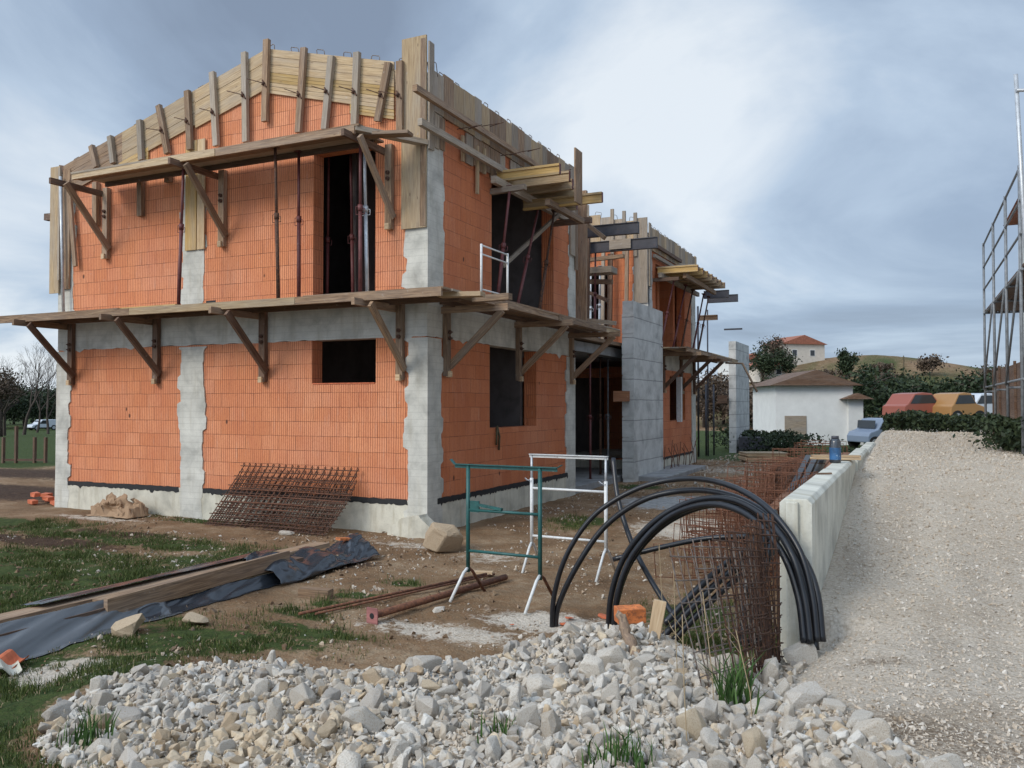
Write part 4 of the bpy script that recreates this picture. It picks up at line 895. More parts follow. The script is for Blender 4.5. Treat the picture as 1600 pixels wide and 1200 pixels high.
for k, (px, yv, mt, lab) in enumerate([(922, 9.0, 'prop_red', 'reddish prop standing in the dark ground floor bay, left'), (938, 10.4, 'rust_dark', 'dark prop standing in the ground floor bay, middle'), (950, 11.4, 'galv', 'pale prop standing deep in the ground floor bay')]):
    x_ = gx(px, 600, yv).x; steel_prop(lab, (x_, yv, .16), (x_, yv, 3.37), mt, .5)
# thin posts at the far end of the row
for px, yv, r_, zt, lab in ((1091, 22.0, .04, 6.0, 'thick dark post in front of the far grey wall, leftmost'), (1106, 22.5, .03, 5.9, 'thin dark post between the farther house and the far grey wall'), (1103, 23.0, .04, 2.9, 'short dark prop under the far end of the farther deck'), (1115, 23.4, .035, 2.9, 'short dark prop left of the far grey wall')):
    x_ = gx(px, 600, yv).x; tag(MB().tube([(x_, yv, 0), (x_, yv, zt)], r_, 8).build('steel_post', M['dark_steel']), lab, 'post')
tag(MB().beam((.4, 22.2, 5.05), (1.1, 22.2, 5.05), .08, .06).build('cross_timber', M['dark_steel']), 'small dark cross bar between the thin far posts', 'bar')
a = Dp(1134, 567, 31); b = Dp(1183, 612, 30); tag(MB().tube([a, Dp(1160, 568, 30.5), b], .04, 6).build('timber_pole', M['wood']), 'slanting pale pole beside the far grey wall', 'pole')
# ------------------------------------------------------------------ precast retaining wall beside the road
random.seed(101)
def wallseg(label, y0, y1, x0, x1, zt, zb=-.1):
    c = .035
    poly = [(x0, zb), (x1, zb), (x1, zt - c), (x1 - c, zt), (x0 + c, zt), (x0, zt - c)]
    t_ = thing('retaining_wall', label, 'wall', ((x0 + x1) / 2, y0, 0), 'precast units of the retaining wall')
    MB().prism(poly, 'y', y0, y1).build('wall_panel', M['concrete_wall'], t_, bevel=.008)
    MB().prism([(x0 + .05, zb), (x0 + .14, zb), (x0 + .14, zt - .02), (x0 + .05, zt - .02)], 'y', y0 - .035, y0 - .0005).build('end_rib', M['concrete_wall'], t_, bevel=.01)
    return t_
wallseg('nearest pale concrete unit of the retaining wall, with its end face showing', -4.95, -1.62, 6.09, 6.33, 1.36)
wallseg('second pale concrete unit of the retaining wall, under the short boards', -1.57, .75, 6.09, 6.33, 1.35)
wallseg('third pale concrete unit of the retaining wall beyond the short boards', .80, 4.0, 6.14, 6.36, 1.33)
wallseg('farthest low unit of the retaining wall', 4.04, 7.4, 6.16, 6.38, 1.30)
for k, (yy, z_, l_, a_) in enumerate([(.10, 1.375, .62, .1), (.30, 1.378, .55, -.05), (.20, 1.402, .60, .25), (.55, 1.375, .5, .0)]):
    c_ = Vector((6.12, yy, z_)); d_ = Vector((math.cos(a_), math.sin(a_), 0)) * l_ / 2
    tag(MB().beam(c_ - d_, c_ + d_, .16, .024, (0, 0, 1), .001).build('short_board', M['wood_new']), ['pale short board lying across the wall top behind the dark bottle', 'pale short board second from the bottle on the wall top', 'topmost pale board lying askew on the boards on the wall', 'pale short board farthest along on the wall top'][k], 'board', 'short boards on the wall')
tag(MB().beam((6.13, -2.5, 1.368), (6.27, -2.42, 1.372), .03, .016).build('wood_chip', M['wood_dark']), 'small dark wood scrap on top of the nearest wall unit', 'wood scrap')
cb = thing('bottle', 'dark cylindrical bottle with blue print standing on the retaining wall', 'bottle', (6.16, -.42, 1.352))
bp = Vector((6.16, -.42, 1.352))
MB().tube([bp, bp + Vector((0, 0, .02)), bp + Vector((0, 0, .26)), bp + Vector((0, 0, .30))], [.062, .068, .068, .05], 20).build('body', M['film'], cb)
MB().tube([bp + Vector((0, 0, .3)), bp + Vector((0, 0, .335))], .045, 16).build('cap', M['dark_steel'], cb)
mbl = simple('bottle_print', (0.03, 0.10, 0.22), .4, 0, .5, 9, (0.30, 0.40, 0.50), (.60, .66)); MB().tube([bp + Vector((0, 0, .04)), bp + Vector((0, 0, .19))], .0695, 20, caps=False).build('print', mbl, cb)

# ------------------------------------------------------------------ trestles
def trestle(label, f0, b0, f1, b1, top_z, mat, bars, leg='white_paint', up=.30, inner=None, overhang=(.2, .25), rings=False):
    t_ = thing('trestle', label, 'trestle', ((f0.x + f1.x) / 2, (f0.y + f1.y) / 2, 0)); ps = []
    for f, b_ in ((f0, b0), (f1, b1)):
        c = (f + b_) / 2; kn = Vector((c.x, c.y, up + .02)); ps.append(c)
        MB().tube([Vector((c.x, c.y, up - .03)), Vector((c.x, c.y, inner or top_z))], .022, 10).build('post', M[mat], t_)
        if inner:
            mb = MB(); mb.tube([Vector((c.x, c.y, inner - .1)), Vector((c.x, c.y, top_z))], .016, 8)
            mb.build('inner_post', M['galv'], t_)
            mb = MB(); 
            for q in range(3): mb.tube([Vector((c.x - .017, c.y - .01, inner + .1 + q * .1)), Vector((c.x + .017, c.y + .01, inner + .1 + q * .1))], .007, 6)
            mb.build('hole', M['dark_steel'], t_)
        for e, nm in ((f, leg), (b_, leg if mat == 'white_paint' else 'rust')):
            MB().tube([kn, kn.lerp(e, .25) + Vector((0, 0, .03)), e + Vector((0, 0, .0))], .017, 8).build('leg', M[nm], t_)
        if rings:
            pts = [Vector((c.x + .05 * math.cos(q) - .04, c.y + .05 * math.sin(q), inner - .02 + .02 * math.sin(q * 2))) for q in np.linspace(0, 2 * PI, 13)]
            MB().tube(pts, .004, 5, False).build('wire_ring', M['galv'], t_)
    for zb_ in bars: MB().tube([Vector((ps[0].x, ps[0].y, zb_)), Vector((ps[1].x, ps[1].y, zb_ + .0))], .016, 8).build('cross_bar', M[mat], t_)
    d = (ps[1] - ps[0]).normalized(); a = ps[0] - d * overhang[0]; b = ps[1] + d * overhang[1]
    mb = MB(); az = Vector((a.x, a.y, top_z)); bz = Vector((b.x, b.y, top_z)); mb.beam(az, bz, .06, .008); mb.beam(az - Vector((0, 0, .02)), bz - Vector((0, 0, .02)), .006, .04)
    if overhang[0] > .1: mb.beam(az, az - d * .05 + Vector((0, 0, .05)), .05, .006); mb.beam(bz, bz + d * .05 + Vector((0, 0, .03)), .05, .006)
    mb.build('top_bar', M[mat], t_); return t_, ps
gt, ps = trestle('green steel trestle with worn whitish feet, the nearer of two', Gd(703, 941), Gd(758, 925), Gd(820, 960), Gd(866, 935), 1.43, 'green_paint', (.50, .94), leg='white_paint', overhang=(.17, .20))
d_ = (ps[1] - ps[0]).normalized(); c_ = ps[0] + Vector((0, 0, .98))
MB().beam(c_ + d_ * .03, c_ + d_ * .14, .02, .12).build('cleat', M['green_paint'], gt); MB().beam(c_ + d_ * .12 + Vector((0, 0, .02)), c_ + d_ * .42 + Vector((0, 0, -.015)), .05, .025).build('cleat', M['green_paint'], gt)
trestle('white steel trestle standing behind the green one', Gd(816, 896), Gd(845, 882), Gd(931, 910), Gd(962, 893), 1.45, 'white_paint', (.42, 1.02), up=.32, inner=1.15, overhang=(.03, .03), rings=True)

# ------------------------------------------------------------------ black hoses
def crom(pts, m=7):
    P_ = [np.array(p) for p in pts]; P_ = [2 * P_[0] - P_[1]] + P_ + [2 * P_[-1] - P_[-2]]; out = []
    for i in range(1, len(P_) - 2):
        for k in range(m):
            t = k / m; a, b, c, d = P_[i - 1:i + 3]
            out.append(.5 * ((2 * b) + (c - a) * t + (2 * a - 5 * b + 4 * c - d) * t * t + (3 * b - a - 3 * c + d) * t ** 3))
    out.append(P_[-2]); return [Vector(q) for q in out]
def hose(label, pts, r=.024, n=12, off=(0, 0, 0)):
    q = [Dp(*p) + Vector(off) for p in pts]; return tag(MB().tube(crom(q, 9), r, n).build('hose', M['hose']), label, 'hose', 'black plastic hoses')
A = [(862, 1000, 8.0), (866, 930, 8.0), (888, 862, 7.95), (932, 802, 7.9), (1000, 762, 7.75), (1070, 748, 7.5), (1135, 757, 7.0), (1195, 790, 6.55), (1245, 852, 6.25), (1268, 925, 6.1), (1277, 1003, 6.0)]
B = [(950, 998, 7.7), (955, 930, 7.7), (977, 868, 7.65), (1022, 815, 7.5), (1080, 784, 7.3), (1140, 780, 6.95), (1195, 808, 6.52), (1235, 862, 6.22), (1257, 935, 6.08), (1266, 1006, 5.98)]
hose('outermost black hose arching highest over the rusty mesh', A)
hose('black hose arching just inside the outermost one, left foot beside it', [(x + (6 if k < 2 else 16 if k < 4 else 8), y + (0 if k < 1 else 18 if k < 9 else 0), z + .02) for k, (x, y, z) in enumerate(A)], .027)
hose('black hose arching over the mesh with its left foot nearer the stakes', B, .026)
hose('black hose hugging the inside of the arch that stands near the stakes', [(x + 9, y + (10 if k else 0), z + .03) for k, (x, y, z) in enumerate(B)], .026)
hose('black hose on the inner edge of the thick bundle by the wall end', [(958, 1000, 7.62), (966, 925, 7.6), (992, 862, 7.55), (1045, 808, 7.4), (1110, 788, 7.05), (1170, 806, 6.65), (1220, 860, 6.3), (1247, 930, 6.12), (1257, 1004, 6.0)], .027)
hose('straight black hose crossing the arches from upper left to lower right', [(958, 716, 8.4), (966, 780, 8.2), (988, 850, 7.9), (1022, 915, 7.5), (1068, 985, 7.1)], .024)
hose('short black hose end pointing left behind the arches', [(958, 874, 8.0), (1030, 856, 7.9), (1100, 842, 7.8), (1170, 838, 7.6)], .024)
for k, (dx, dy) in enumerate([(0, 0), (10, 10), (-4, 22), (14, 26)]):
    hose(['topmost', 'second', 'third', 'lowest'][k] + ' black pipe of the bundle rising from the stakes to the mesh stack', [(1038 + dx, 975 + dy, 7.0), (1085 + dx, 925 + dy, 7.1), (1135 + dx, 880 + dy, 7.3), (1180 + dx, 852 + dy, 7.6), (1222 + dx, 812 + dy * .4, 8.2)], .028)
for k, (dx, z_) in enumerate([(0, 6.9), (13, 7.0), (25, 7.05)]):
    hose(['left', 'middle', 'right'][k] + ' one of three black pipes standing upright inside the mesh stack', [(1160 + dx, 1010, z_), (1166 + dx, 920, z_ + .1), (1178 + dx, 850, z_ + .3), (1190 + dx * .8, 800, z_ + .8)], .03)

# ------------------------------------------------------------------ reinforcing mesh
def mesh_panel(label, o, u, v, nu, nv, r=.004, mat='rust', wob=.012, grp='panels of welded steel mesh', ext=.05, hook=0.0):
    o, u, v = Vector(o), Vector(u), Vector(v); mb = MB(); nrm = u.cross(v).normalized()
    ph = random.uniform(0, 6)
    f = lambda a, b: o + u * a + v * b + nrm * (math.sin(a * 5 + ph) * wob * 1.5 + math.sin(b * 4 + ph * 2) * wob) 
    eu, ev = ext / u.length, ext / v.length
    for i in range(nu):
        a = i / (nu - 1) + random.uniform(-.006, .006); pts = [f(a, b) for b in np.linspace(-ev, 1 + ev, 5)]
        if hook: pts.append(pts[-1] + nrm * hook + v.normalized() * .01); pts.append(pts[-1] - v.normalized() * .04)
        mb.tube(pts, r, 4, False)
    for j in range(nv):
        b = j / (nv - 1) + random.uniform(-.006, .006); mb.tube([f(a, b) + nrm * r * 2 for a in np.linspace(-eu, 1 + eu, 7)], r, 4, False)
    return tag(mb.build('steel_mesh', M[mat]), label, 'steel mesh', grp)
random.seed(55)
# leaning against the front wall
tl, tr, bl, br = Fr(374, 737, .05), Fr(538, 744, .05), Gd(343, 815), Gd(536, 826)
for k in range(5):
    s_ = Vector((.06 * k, -.05 * k, -.07 * k))
    a = bl + s_; mesh_panel(['rusty mesh panel closest to the front wall, leaning on it', 'middle rusty mesh panel of the stack leaning on the front wall', 'third rusty mesh panel from the wall in the stack on the front wall', 'fourth rusty mesh panel from the wall in the stack on the front wall', 'outermost rusty mesh panel of the stack leaning on the front wall'][k],
        (a.x, -.55 - .05 * k, 0), (br.x - bl.x - .05, -.02, 0), (tl.x - bl.x + .12 - .05 * k, .46, .98 - .1 * k), 19 + k, 7 + k, .0085, 'rust_dark' if k != 2 else 'rust', .012, hook=.03)
# free standing by the stony bank
tl, tr, bl, br = Dp(1056, 868, 4.98), Dp(1234, 800, 6.50), Dp(1106, 1135, 4.9), Dp(1226, 1075, 6.42)
names = ['grey mesh panel standing foremost between the stony bank and the wall', 'second mesh panel behind the foremost one by the wall', 'third upright mesh panel counted from the stony bank', 'fourth upright mesh panel close to the end of the retaining wall', 'fifth upright mesh panel touching the end of the retaining wall', 'hindmost upright mesh panel, packed behind the fifth', '', '']
for k in range(6):
    sh = Vector((.03 * k, .05 * k, .02 * k)); cut = .11 * k
    b0 = bl.lerp(br, cut) + sh * .5; t0 = tl.lerp(tr, cut) + sh * .5; u = (br - bl) * (1 - cut) * (.97 - .085 * k)
    mesh_panel(names[k], b0, u, t0 - b0, 13 - k, 8 + k, .0042 if k < 2 else .0055, ['wire_grey', 'wire_grey', 'rust_dark', 'rust_dark', 'rust_dark', 'rust_dark', 'rust', 'rust_dark'][k], .02)
# rusty stack lying along the wall
names = ['first', 'second', 'third', 'fourth', 'fifth', 'sixth', 'seventh']
for k in range(7):
    x0 = 4.95 + .13 * k + random.uniform(-.05, .05); y0 = -2.4 + .55 * (6 - k)
    mesh_panel(names[k] + ' rusty mesh panel, counted from the house side, leaning toward the retaining wall', (x0, y0, .02), (random.uniform(-.1, .1), 3.6 + random.uniform(-.4, .5), 0), (.34 - .03 * k, random.uniform(-.2, .2), 1.02 + random.uniform(-.12, .16)), 25, 8, .0055, random.choice(['rust', 'rust_dark', 'rust']), .03, hook=.05)
mb = MB()
for k in range(460):
    y0 = random.uniform(-2.2, 6.2); x0 = 5.3 + random.uniform(-.75, .55); z0 = random.uniform(.12, 1.25) * min(1, .45 + .7 * (x0 - 4.5)); w_, h_ = .22, .2; a_ = random.uniform(-.7, .7); b_ = random.uniform(-.5, .5)
    pts = [Vector((x0 + (sx * w_) * math.cos(a_), y0 + sx * w_ * math.sin(a_) + sz * h_ * math.sin(b_), z0 + sz * h_ * math.cos(b_))) for sx, sz in ((-1, -1), (1, -1), (1, 1), (-1, 1), (-1, -1.1))]
    mb.tube(pts, .006, 4, False)
o = mb.build('rebar_stirrups', M['rust']); o['kind'] = 'stuff'; tag(o, 'tangled heap of rusty stirrups beside the retaining wall', 'steel')
for k in range(4):
    a = Vector((5.62 + .1 * k, -2.2 + .2 * k, .9)); tag(MB().beam(a, a + Vector((.12, 5.2, .35)), .11, .05, (0, 0, 1)).build('long_board', M['wood_red']), ['leftmost', 'second', 'third', 'rightmost'][k] + ' long reddish brown board lying on the rusty mesh beside the wall', 'board', 'reddish boards on the mesh')
for k in range(3):
    a = Vector((5.62 + .10 * k, -2.6, .62)); tag(MB().beam(a, a + Vector((.10, 3.4, .72)), .07, .07).build('dark_pipe', M['hose']), ['left', 'middle', 'right'][k] + ' thick dark pipe of three lying on the mesh beside the wall', 'pipe', 'dark pipes on the mesh')
# starter bars by the farther house
mb = MB()
for k in range(13):
    p = Vector((.35 + random.uniform(-.1, .2), 13.3 + k * .3, .1)); mb.tube([p, p + Vector((random.uniform(-.08, .08), 0, .35)), p + Vector((random.uniform(-.2, .2), random.uniform(-.2, .2), .75 + random.uniform(-.2, .2)))], .012, 5)
tag(mb.build('starter_bars', M['rust']), 'row of rusty starter bars rising before the farther house wall', 'steel bars')
tag(MB().box(.05, 1.1, 10.6, 15.5, -.2, .14).build('concrete_pad', M['slab'], bevel=.03), 'low grey concrete pad at the foot of the tall grey wall', 'concrete pad')

# ------------------------------------------------------------------ timber stack with black film, bottom left
random.seed(77)
st = thing('plank_stack', 'long stack of planks partly wrapped in black film, lower left', 'planks', (.05, -5, 0))
for k in range(4):
    for j in range(2):
        xx = -.12 + .24 * j; zz = .06 + .055 * k; y0 = -7.9 + random.uniform(-.3, .4); y1 = -2.55 + random.uniform(-.5, .1)
        if k == 3 and j == 1: y0, y1 = -6.15, -3.75
        if k == 2 and j == 1: y1 = -3.4
        MB().beam((xx + random.uniform(-.02, .02), y0, zz), (xx + .08 + random.uniform(-.03, .03), y1, zz + random.uniform(-.01, .02)), .225, .05, (0, 0, 1), .002).build('plank', M[random.choice(['wood', 'wood_new', 'wood', 'wood_dark'])], st)
MB().beam((.27, -6.2, .20), (.30, -3.7, .26), .05, .17, (0, 0, 1), .003).build('plank', M['wood'], st)
def film(name, label, y0, y1, prof, seed, amp=.03, ny_=70, ns=26, parent=None, mat='film'):
    """prof(t, s) -> x, z ; t along, s across"""
    V_ = np.zeros((ny_, ns, 3)); tt = np.linspace(0, 1, ny_); ss = np.linspace(0, 1, ns)
    for i, t in enumerate(tt):
        for j, s_ in enumerate(ss):
            x, z = prof(t, s_); V_[i, j] = (x, y0 + (y1 - y0) * t, z)
    n_ = fbm(V_[..., 1] * 1.2 + V_[..., 0] * 5 + seed, V_[..., 2] * 3 + V_[..., 0] * 4, 1.6, 4, seed) - .47
    n2 = np.abs(fbm(V_[..., 1] * .6 + seed * 3, V_[..., 0] * 7 + V_[..., 2] * 8, 2.2, 3, seed + 5) - .47)
    V_[..., 0] += n_ * amp * 2.2; V_[..., 2] += n_ * amp * 1.6 + n2 * amp * 2.0; V_[..., 1] += (fbm(V_[..., 1], V_[..., 0] * 3, 2, 3, seed + 2) - .47) * .15
    V_[..., 2] = np.maximum(V_[..., 2], terrain(V_[..., 0], V_[..., 1]) + .012)
    ii = np.arange(ny_ * ns).reshape(ny_, ns); q = np.stack([ii[:-1, :-1], ii[:-1, 1:], ii[1:, 1:], ii[1:, :-1]], -1).reshape(-1, 4)
    o = np_obj(name, V_.reshape(-1, 3) - np.array(parent['_o'] if parent else (0, 0, 0)), q, M[mat], True, parent)
    md = o.modifiers.new('thick', 'SOLIDIFY'); md.thickness = .003; return o
film('film', '', -8.3, -5.55, lambda t, s_: (.16 + .32 * s_ + .05 * t, .27 * (1 - s_) ** .8 + .0 - .1 * t * s_), 3, .05, 90, 34, parent=st, mat='film_sheen')
film('film', '', -5.9, -3.5, lambda t, s_: (.30 + .20 * s_ * (1 - t * .4), .13 * (1 - s_)), 13, .045, parent=st)
film('film', '', -6.6, -3.4, lambda t, s_: (-.30 + .25 * s_, .26 + .03 * s_), 6, .02, parent=st)
def lump(t, s_):
    a = (s_ - .5) * 2; hgt = (.20 + .12 * math.sin(t * 7) * t + .06 * math.sin(t * 15)) * (1 - .35 * t); return (.06 + a * (.48 - .10 * t), max(.02, hgt * (1 - abs(a) ** 2.6)) + .06 * (1 - abs(a)))
film('film', '', -4.1, -1.95, lump, 9, .07, 90, 40, parent=st)
tag(MB().beam((1.02, -4.35, .05), (1.38, -4.30, .05), .12, .10, (0, 0, 1), .004).build('timber_block', M['wood']), 'short timber block under the edge of the black film', 'timber')
def at_g(px, py): p = Gd(px, py); return Vector((p.x, p.y, tz(p.x, p.y)))

# ------------------------------------------------------------------ stones
import bmesh
def rock_variant(seed, n=16, sq=(1, .8, .65), cuts=True, bevel=True):
    r = np.random.default_rng(seed); bm = bmesh.new(); pts = r.normal(size=(n, 3)); pts /= np.linalg.norm(pts, axis=1)[:, None]
    pts = np.sign(pts) * np.abs(pts) ** .75; pts *= (1 + r.uniform(-.18, .18, (n, 1))) * np.array(sq)
    for p in pts: bm.verts.new(p)
    bmesh.ops.convex_hull(bm, input=bm.verts)
    bmesh.ops.delete(bm, geom=[v for v in bm.verts if not v.link_faces], context='VERTS')
    bmesh.ops.dissolve_limit(bm, angle_limit=.30, verts=bm.verts, edges=bm.edges)
    if bevel:
        try: bmesh.ops.bevel(bm, geom=list(bm.edges), offset=.055, segments=1, affect='EDGES', clamp_overlap=True)
        except Exception: pass
    bmesh.ops.triangulate(bm, faces=bm.faces)
    if bevel == 2:
        bmesh.ops.subdivide_edges(bm, edges=list(bm.edges), cuts=1, use_grid_fill=True); bmesh.ops.triangulate(bm, faces=bm.faces)
        for q in bm.verts:
            c = q.co; w_ = float(fbm(c.x * 3 + c.z * 2 + 40, c.y * 3 + c.z * 1.3 + 40, 1.0, 3, seed % 50)) - .45
            q.co = c * (1 + w_ * .16)
    v = np.array([q.co[:] for q in bm.verts]); bm.verts.index_update(); f = np.array([[q.index for q in a.verts] for a in bm.faces]); bm.free()
    v /= np.abs(v).max(); return v, f
def scatter(name, variants, pos, size, mat, label, cat, sq=.75, seed=1):
    r = np.random.default_rng(seed); VV, FF = [], []; o = 0
    which = r.integers(0, len(variants), len(pos))
    for k, (v, f) in enumerate(variants):
        m = which == k; n = m.sum()
        if not n: continue
        q = r.normal(size=(n, 4)); q /= np.linalg.norm(q, axis=1)[:, None]; a, b, c, d = q.T
        R_ = np.stack([1 - 2 * (c * c + d * d), 2 * (b * c - a * d), 2 * (b * d + a * c), 2 * (b * c + a * d), 1 - 2 * (b * b + d * d), 2 * (c * d - a * b), 2 * (b * d - a * c), 2 * (c * d + a * b), 1 - 2 * (b * b + c * c)], -1).reshape(n, 3, 3)
        sc = size[m][:, None] * np.stack([np.ones(n), r.uniform(.7, 1, n), r.uniform(.55, .95, n)], -1)
        w_ = np.einsum('nij,nvj->nvi', R_, v[None] * sc[:, None, :]) + pos[m][:, None, :]
        VV.append(w_.reshape(-1, 3)); FF.append((f[None] + (np.arange(n) * len(v))[:, None, None]).reshape(-1, 3) + o); o += n * len(v)
    ob = np_obj(name, np.concatenate(VV), np.concatenate(FF), M[mat], False); ob['kind'] = 'stuff'; tag(ob, label, cat); return ob
big = [rock_variant(100 + k, 24 + k % 5 * 4, [(1, .8, .62), (1, .7, .5), (1, .9, .75), (1, .6, .55)][k % 4], bevel=2) for k in range(16)]
med = [rock_variant(200 + k, 12, (1, .8, .65)) for k in range(10)]
tiny = [rock_variant(300 + k, 8, (1, .8, .65), bevel=False) for k in range(6)]
rmesh = {}
for mt in ('rock', 'rock_tan'):
    for k, (v, f) in enumerate(big): rmesh[mt, k] = np_mesh('rock', v, f, M[mt])
def rock(px, py, wpx, hpx, label, mt='rock', k=None, grp=None, name='rock', sink=.25, lift=0.0):
    """a stone whose foot is seen at px, py"""
    p = Gd(px, py, .0)
    for _ in range(5): p = Gd(px, py, tz(p.x, p.y) + lift)
    Z = (p - CAM).dot(cF); wd = wpx / FPX * Z; hg = hpx / FPX * Z
    k = random.randrange(16) if k is None else k
    o = bpy.data.objects.new(name, rmesh[mt, k]); COL.objects.link(o); o.scale = (wd / 2, wd / 2 * random.uniform(.7, 1), hg / 1.35)
    o.rotation_euler = (random.uniform(-.35, .35), random.uniform(-.35, .35), random.uniform(0, 6.28) if grp else TH + random.uniform(-.4, .4)); o.location = (p.x, p.y, p.z + hg * (.5 - sink)); tag(o, label, 'rock', grp); return o
random.seed(5)
rock(697, 860, 66, 46, 'big cream and tan limestone boulder near the house corner', 'rock_tan', 2, sink=.1)
rock(202, 990, 56, 28, 'square brownish stone lying in the grass beside the black film', 'rock_tan', 0, sink=.15)
rock(305, 976, 42, 22, 'flat tan stone right of the square one in the grass', 'rock_tan', 1, sink=.15)
rock(447, 836, 26, 12, 'flat white stone on the soil in front of the leaning mesh', 'rock', 3)
rock(685, 955, 22, 10, 'small pale stone by the left foot of the green trestle', 'rock', 4)
GL = 'pale angular limestone rock in the foreground heap'; GG = 'limestone rocks of the foreground heap'
uniq = [(955, 1040, 52, 46, 'large pale rock at the top of the heap, left of the driftwood'), (1005, 1042, 44, 26, 'whitish flat rock touching the right side of the driftwood'), (848, 1085, 52, 42, 'rounded beige rock alone in the middle of the heap, below the crest'),
        (1255, 1105, 78, 46, 'long white rock at the foot of the mesh near the road'), (1080, 1150, 46, 62, 'tall brownish beige rock at the lower left end of the mesh'), (157, 1142, 38, 36, 'light tan rock alone at the left edge of the heap'),
        (1180, 1180, 38, 52, 'rock with a brown stained face below the mesh foot'), (1190, 1115, 52, 32, 'flat topped pale rock just right of the grass tuft under the mesh'), (1402, 1195, 34, 30, 'lone white rock at the bottom right beside the road gravel'), (1130, 1060, 60, 58, 'big pale rock behind the lower left wires of the mesh')]
occ = []
for px, py, a, b, lab in uniq:
    o = rock(px, py, a, b, lab, 'rock_tan' if 'brown' in lab or 'tan' in lab else 'rock', name='rock'); occ.append((o.location.x, o.location.y, a / FPX * 5 * .5))
def inheap(X, Z):
    crest = 6.35 + .25 * np.sin(X * 1.7); left = np.interp(Z, [3.6, 4.2, 4.8, 5.6, 6.4], [-1.55, -2.15, -2.85, -2.95, -2.35]); right = np.interp(Z, [3.4, 4.4, 5.4, 6.2, 6.9], [1.95, 1.75, 1.72, 2.05, 2.4])
    e = (fbm(X, Z, 1.5, 3, 30) - .45) * .7
    return (Z < crest + e * .6) & (X > left + e) & (X < right + e * .4) & ~((X > 1.05) & (X < 1.75) & (Z > 5.9))
def tanzone(X, Z): return np.exp(-((X + 1.45) / .75) ** 2 - ((Z - 4.4) / .75) ** 2)
def bare(X, Z): return 1 - .85 * np.maximum(np.exp(-(((X + .62) / .28) ** 2 + ((Z - 5.5) / .45) ** 2)), np.exp(-(((X + 1.85) / .35) ** 2 + ((Z - 5.9) / .25) ** 2)))
def toworld(X, Z): return CAM.x + X * cR.x + Z * cFh.x, CAM.y + X * cR.y + Z * cFh.y
r2 = np.random.default_rng(12); n_ind = 290; tries = 0; cnt = 0
while cnt < n_ind and tries < 20000:
    tries += 1; Z = float(r2.uniform(3.7, 6.8)); X = float(r2.uniform(-3.6, 2.7))
    dens = np.interp(X, [-3.5, -2.2, -.8, .4, 1.2, 2.4], [.55, .6, .65, .8, 1, 1]) * float(bare(X, Z))
    if not bool(inheap(X, Z)) or r2.random() > dens: continue
    x, y = toworld(X, Z); s_ = float(r2.choice([.045, .055, .065, .08, .10], p=[.28, .30, .22, .12, .08])) * r2.uniform(.85, 1.35)
    if any((x - a) ** 2 + (y - b) ** 2 < ((s_ + c) * .8) ** 2 for a, b, c in occ): continue
    occ.append((x, y, s_)); o = bpy.data.objects.new('rock', rmesh['rock_tan' if r2.random() < .7 * float(tanzone(X, Z)) + .03 else 'rock', int(r2.integers(16))]); COL.objects.link(o)
    o.scale = (s_, s_ * r2.uniform(.75, 1), s_ * r2.uniform(.6, .95)); o.rotation_euler = tuple(r2.uniform(0, 6.28, 3)); o.location = (x, y, tz(x, y) + s_ * .38)
    tag(o, GL, 'rock', GG); cnt += 1
def fill(n, smin, smax, up, p=1.0, seed=0, zr=(3.5, 6.9), dens=None):
    r = np.random.default_rng(seed); Z = r.uniform(zr[0], zr[1], n); X = r.uniform(-3.8, 2.8, n); m = inheap(X, Z)
    if dens is not None: m &= r.random(n) < dens(X, Z)
    X, Z = X[m], Z[m]; x, y = toworld(X, Z); s_ = smin + (smax - smin) * r.random(len(X)) ** p
    return np.stack([x, y, terrain(x, y) + s_ * up], -1), s_
pa, sa = fill(10500, .018, .052, .55, 1.7, 41, dens=lambda X, Z: .95 * bare(X, Z))
XA, ZA = camframe(pa[:, 0], pa[:, 1]); mt_ = np.random.default_rng(3).random(len(sa)) < .75 * tanzone(XA, ZA) + .05
scatter('rubble', med, pa[~mt_], sa[~mt_], 'rock', 'heap of broken pale limestone filling the foreground', 'rubble', seed=2)
scatter('tan_rubble', med, pa[mt_], sa[mt_], 'rock_tan', 'brownish tan stones mixed into the left part of the heap', 'rubble', seed=22)
pa, sa = fill(34000, .007, .022, .5, 1.2, 42); scatter('rubble_chips', tiny, pa, sa, 'gravel', 'small limestone chips between the rocks of the heap', 'rubble', seed=3)
# spill of chips on the fine grey patches
r = np.random.default_rng(8)
n = 90000; Z = 3.6 + 24 * r.random(n) ** 1.9; X = r.uniform(1.5, 8.2, n) * np.maximum(1, Z / 13); x, y = toworld(X, Z); m = np.where(y > -4.9, x > 6.42, x + (y + 4.9) * .15 > 5.9) & (y < 22)
x, y, Z = x[m], y[m], Z[m]; s_ = (.005 + .013 * r.random(len(x)) ** 3) * np.interp(Z, [3.6, 14, 28], [1, 1.5, 2.2])
scatter('road_gravel', tiny, np.stack([x, y, terrain(x, y) + s_ * .3], -1), s_, 'gravel', 'loose pale gravel covering the road', 'gravel', seed=4)
n = 22000; x = r.uniform(-6, 6.0, n); y = r.uniform(-7.5, 9, n); m = fbm(x, y, 1.3, 3, 44) > .43; x, y = x[m], y[m]; s_ = .007 + .03 * r.random(len(x)) ** 7
m = ~((x < .1) & (y > -.1)); x, y, s_ = x[m], y[m], s_[m]
scatter('stone_chips', tiny, np.stack([x, y, terrain(x, y) + s_ * .3], -1), s_, 'chips', 'small stones and chips strewn over the bare soil', 'stones', seed=5)
n = 9000; x = r.uniform(-7, 6.0, n); y = r.uniform(-7.5, 11, n); m = (fbm(x, y, .9, 3, 46) > .42) & ~((x < .1) & (y > -.1)); x, y = x[m], y[m]; s_ = .012 + .035 * r.random(len(x)) ** 3
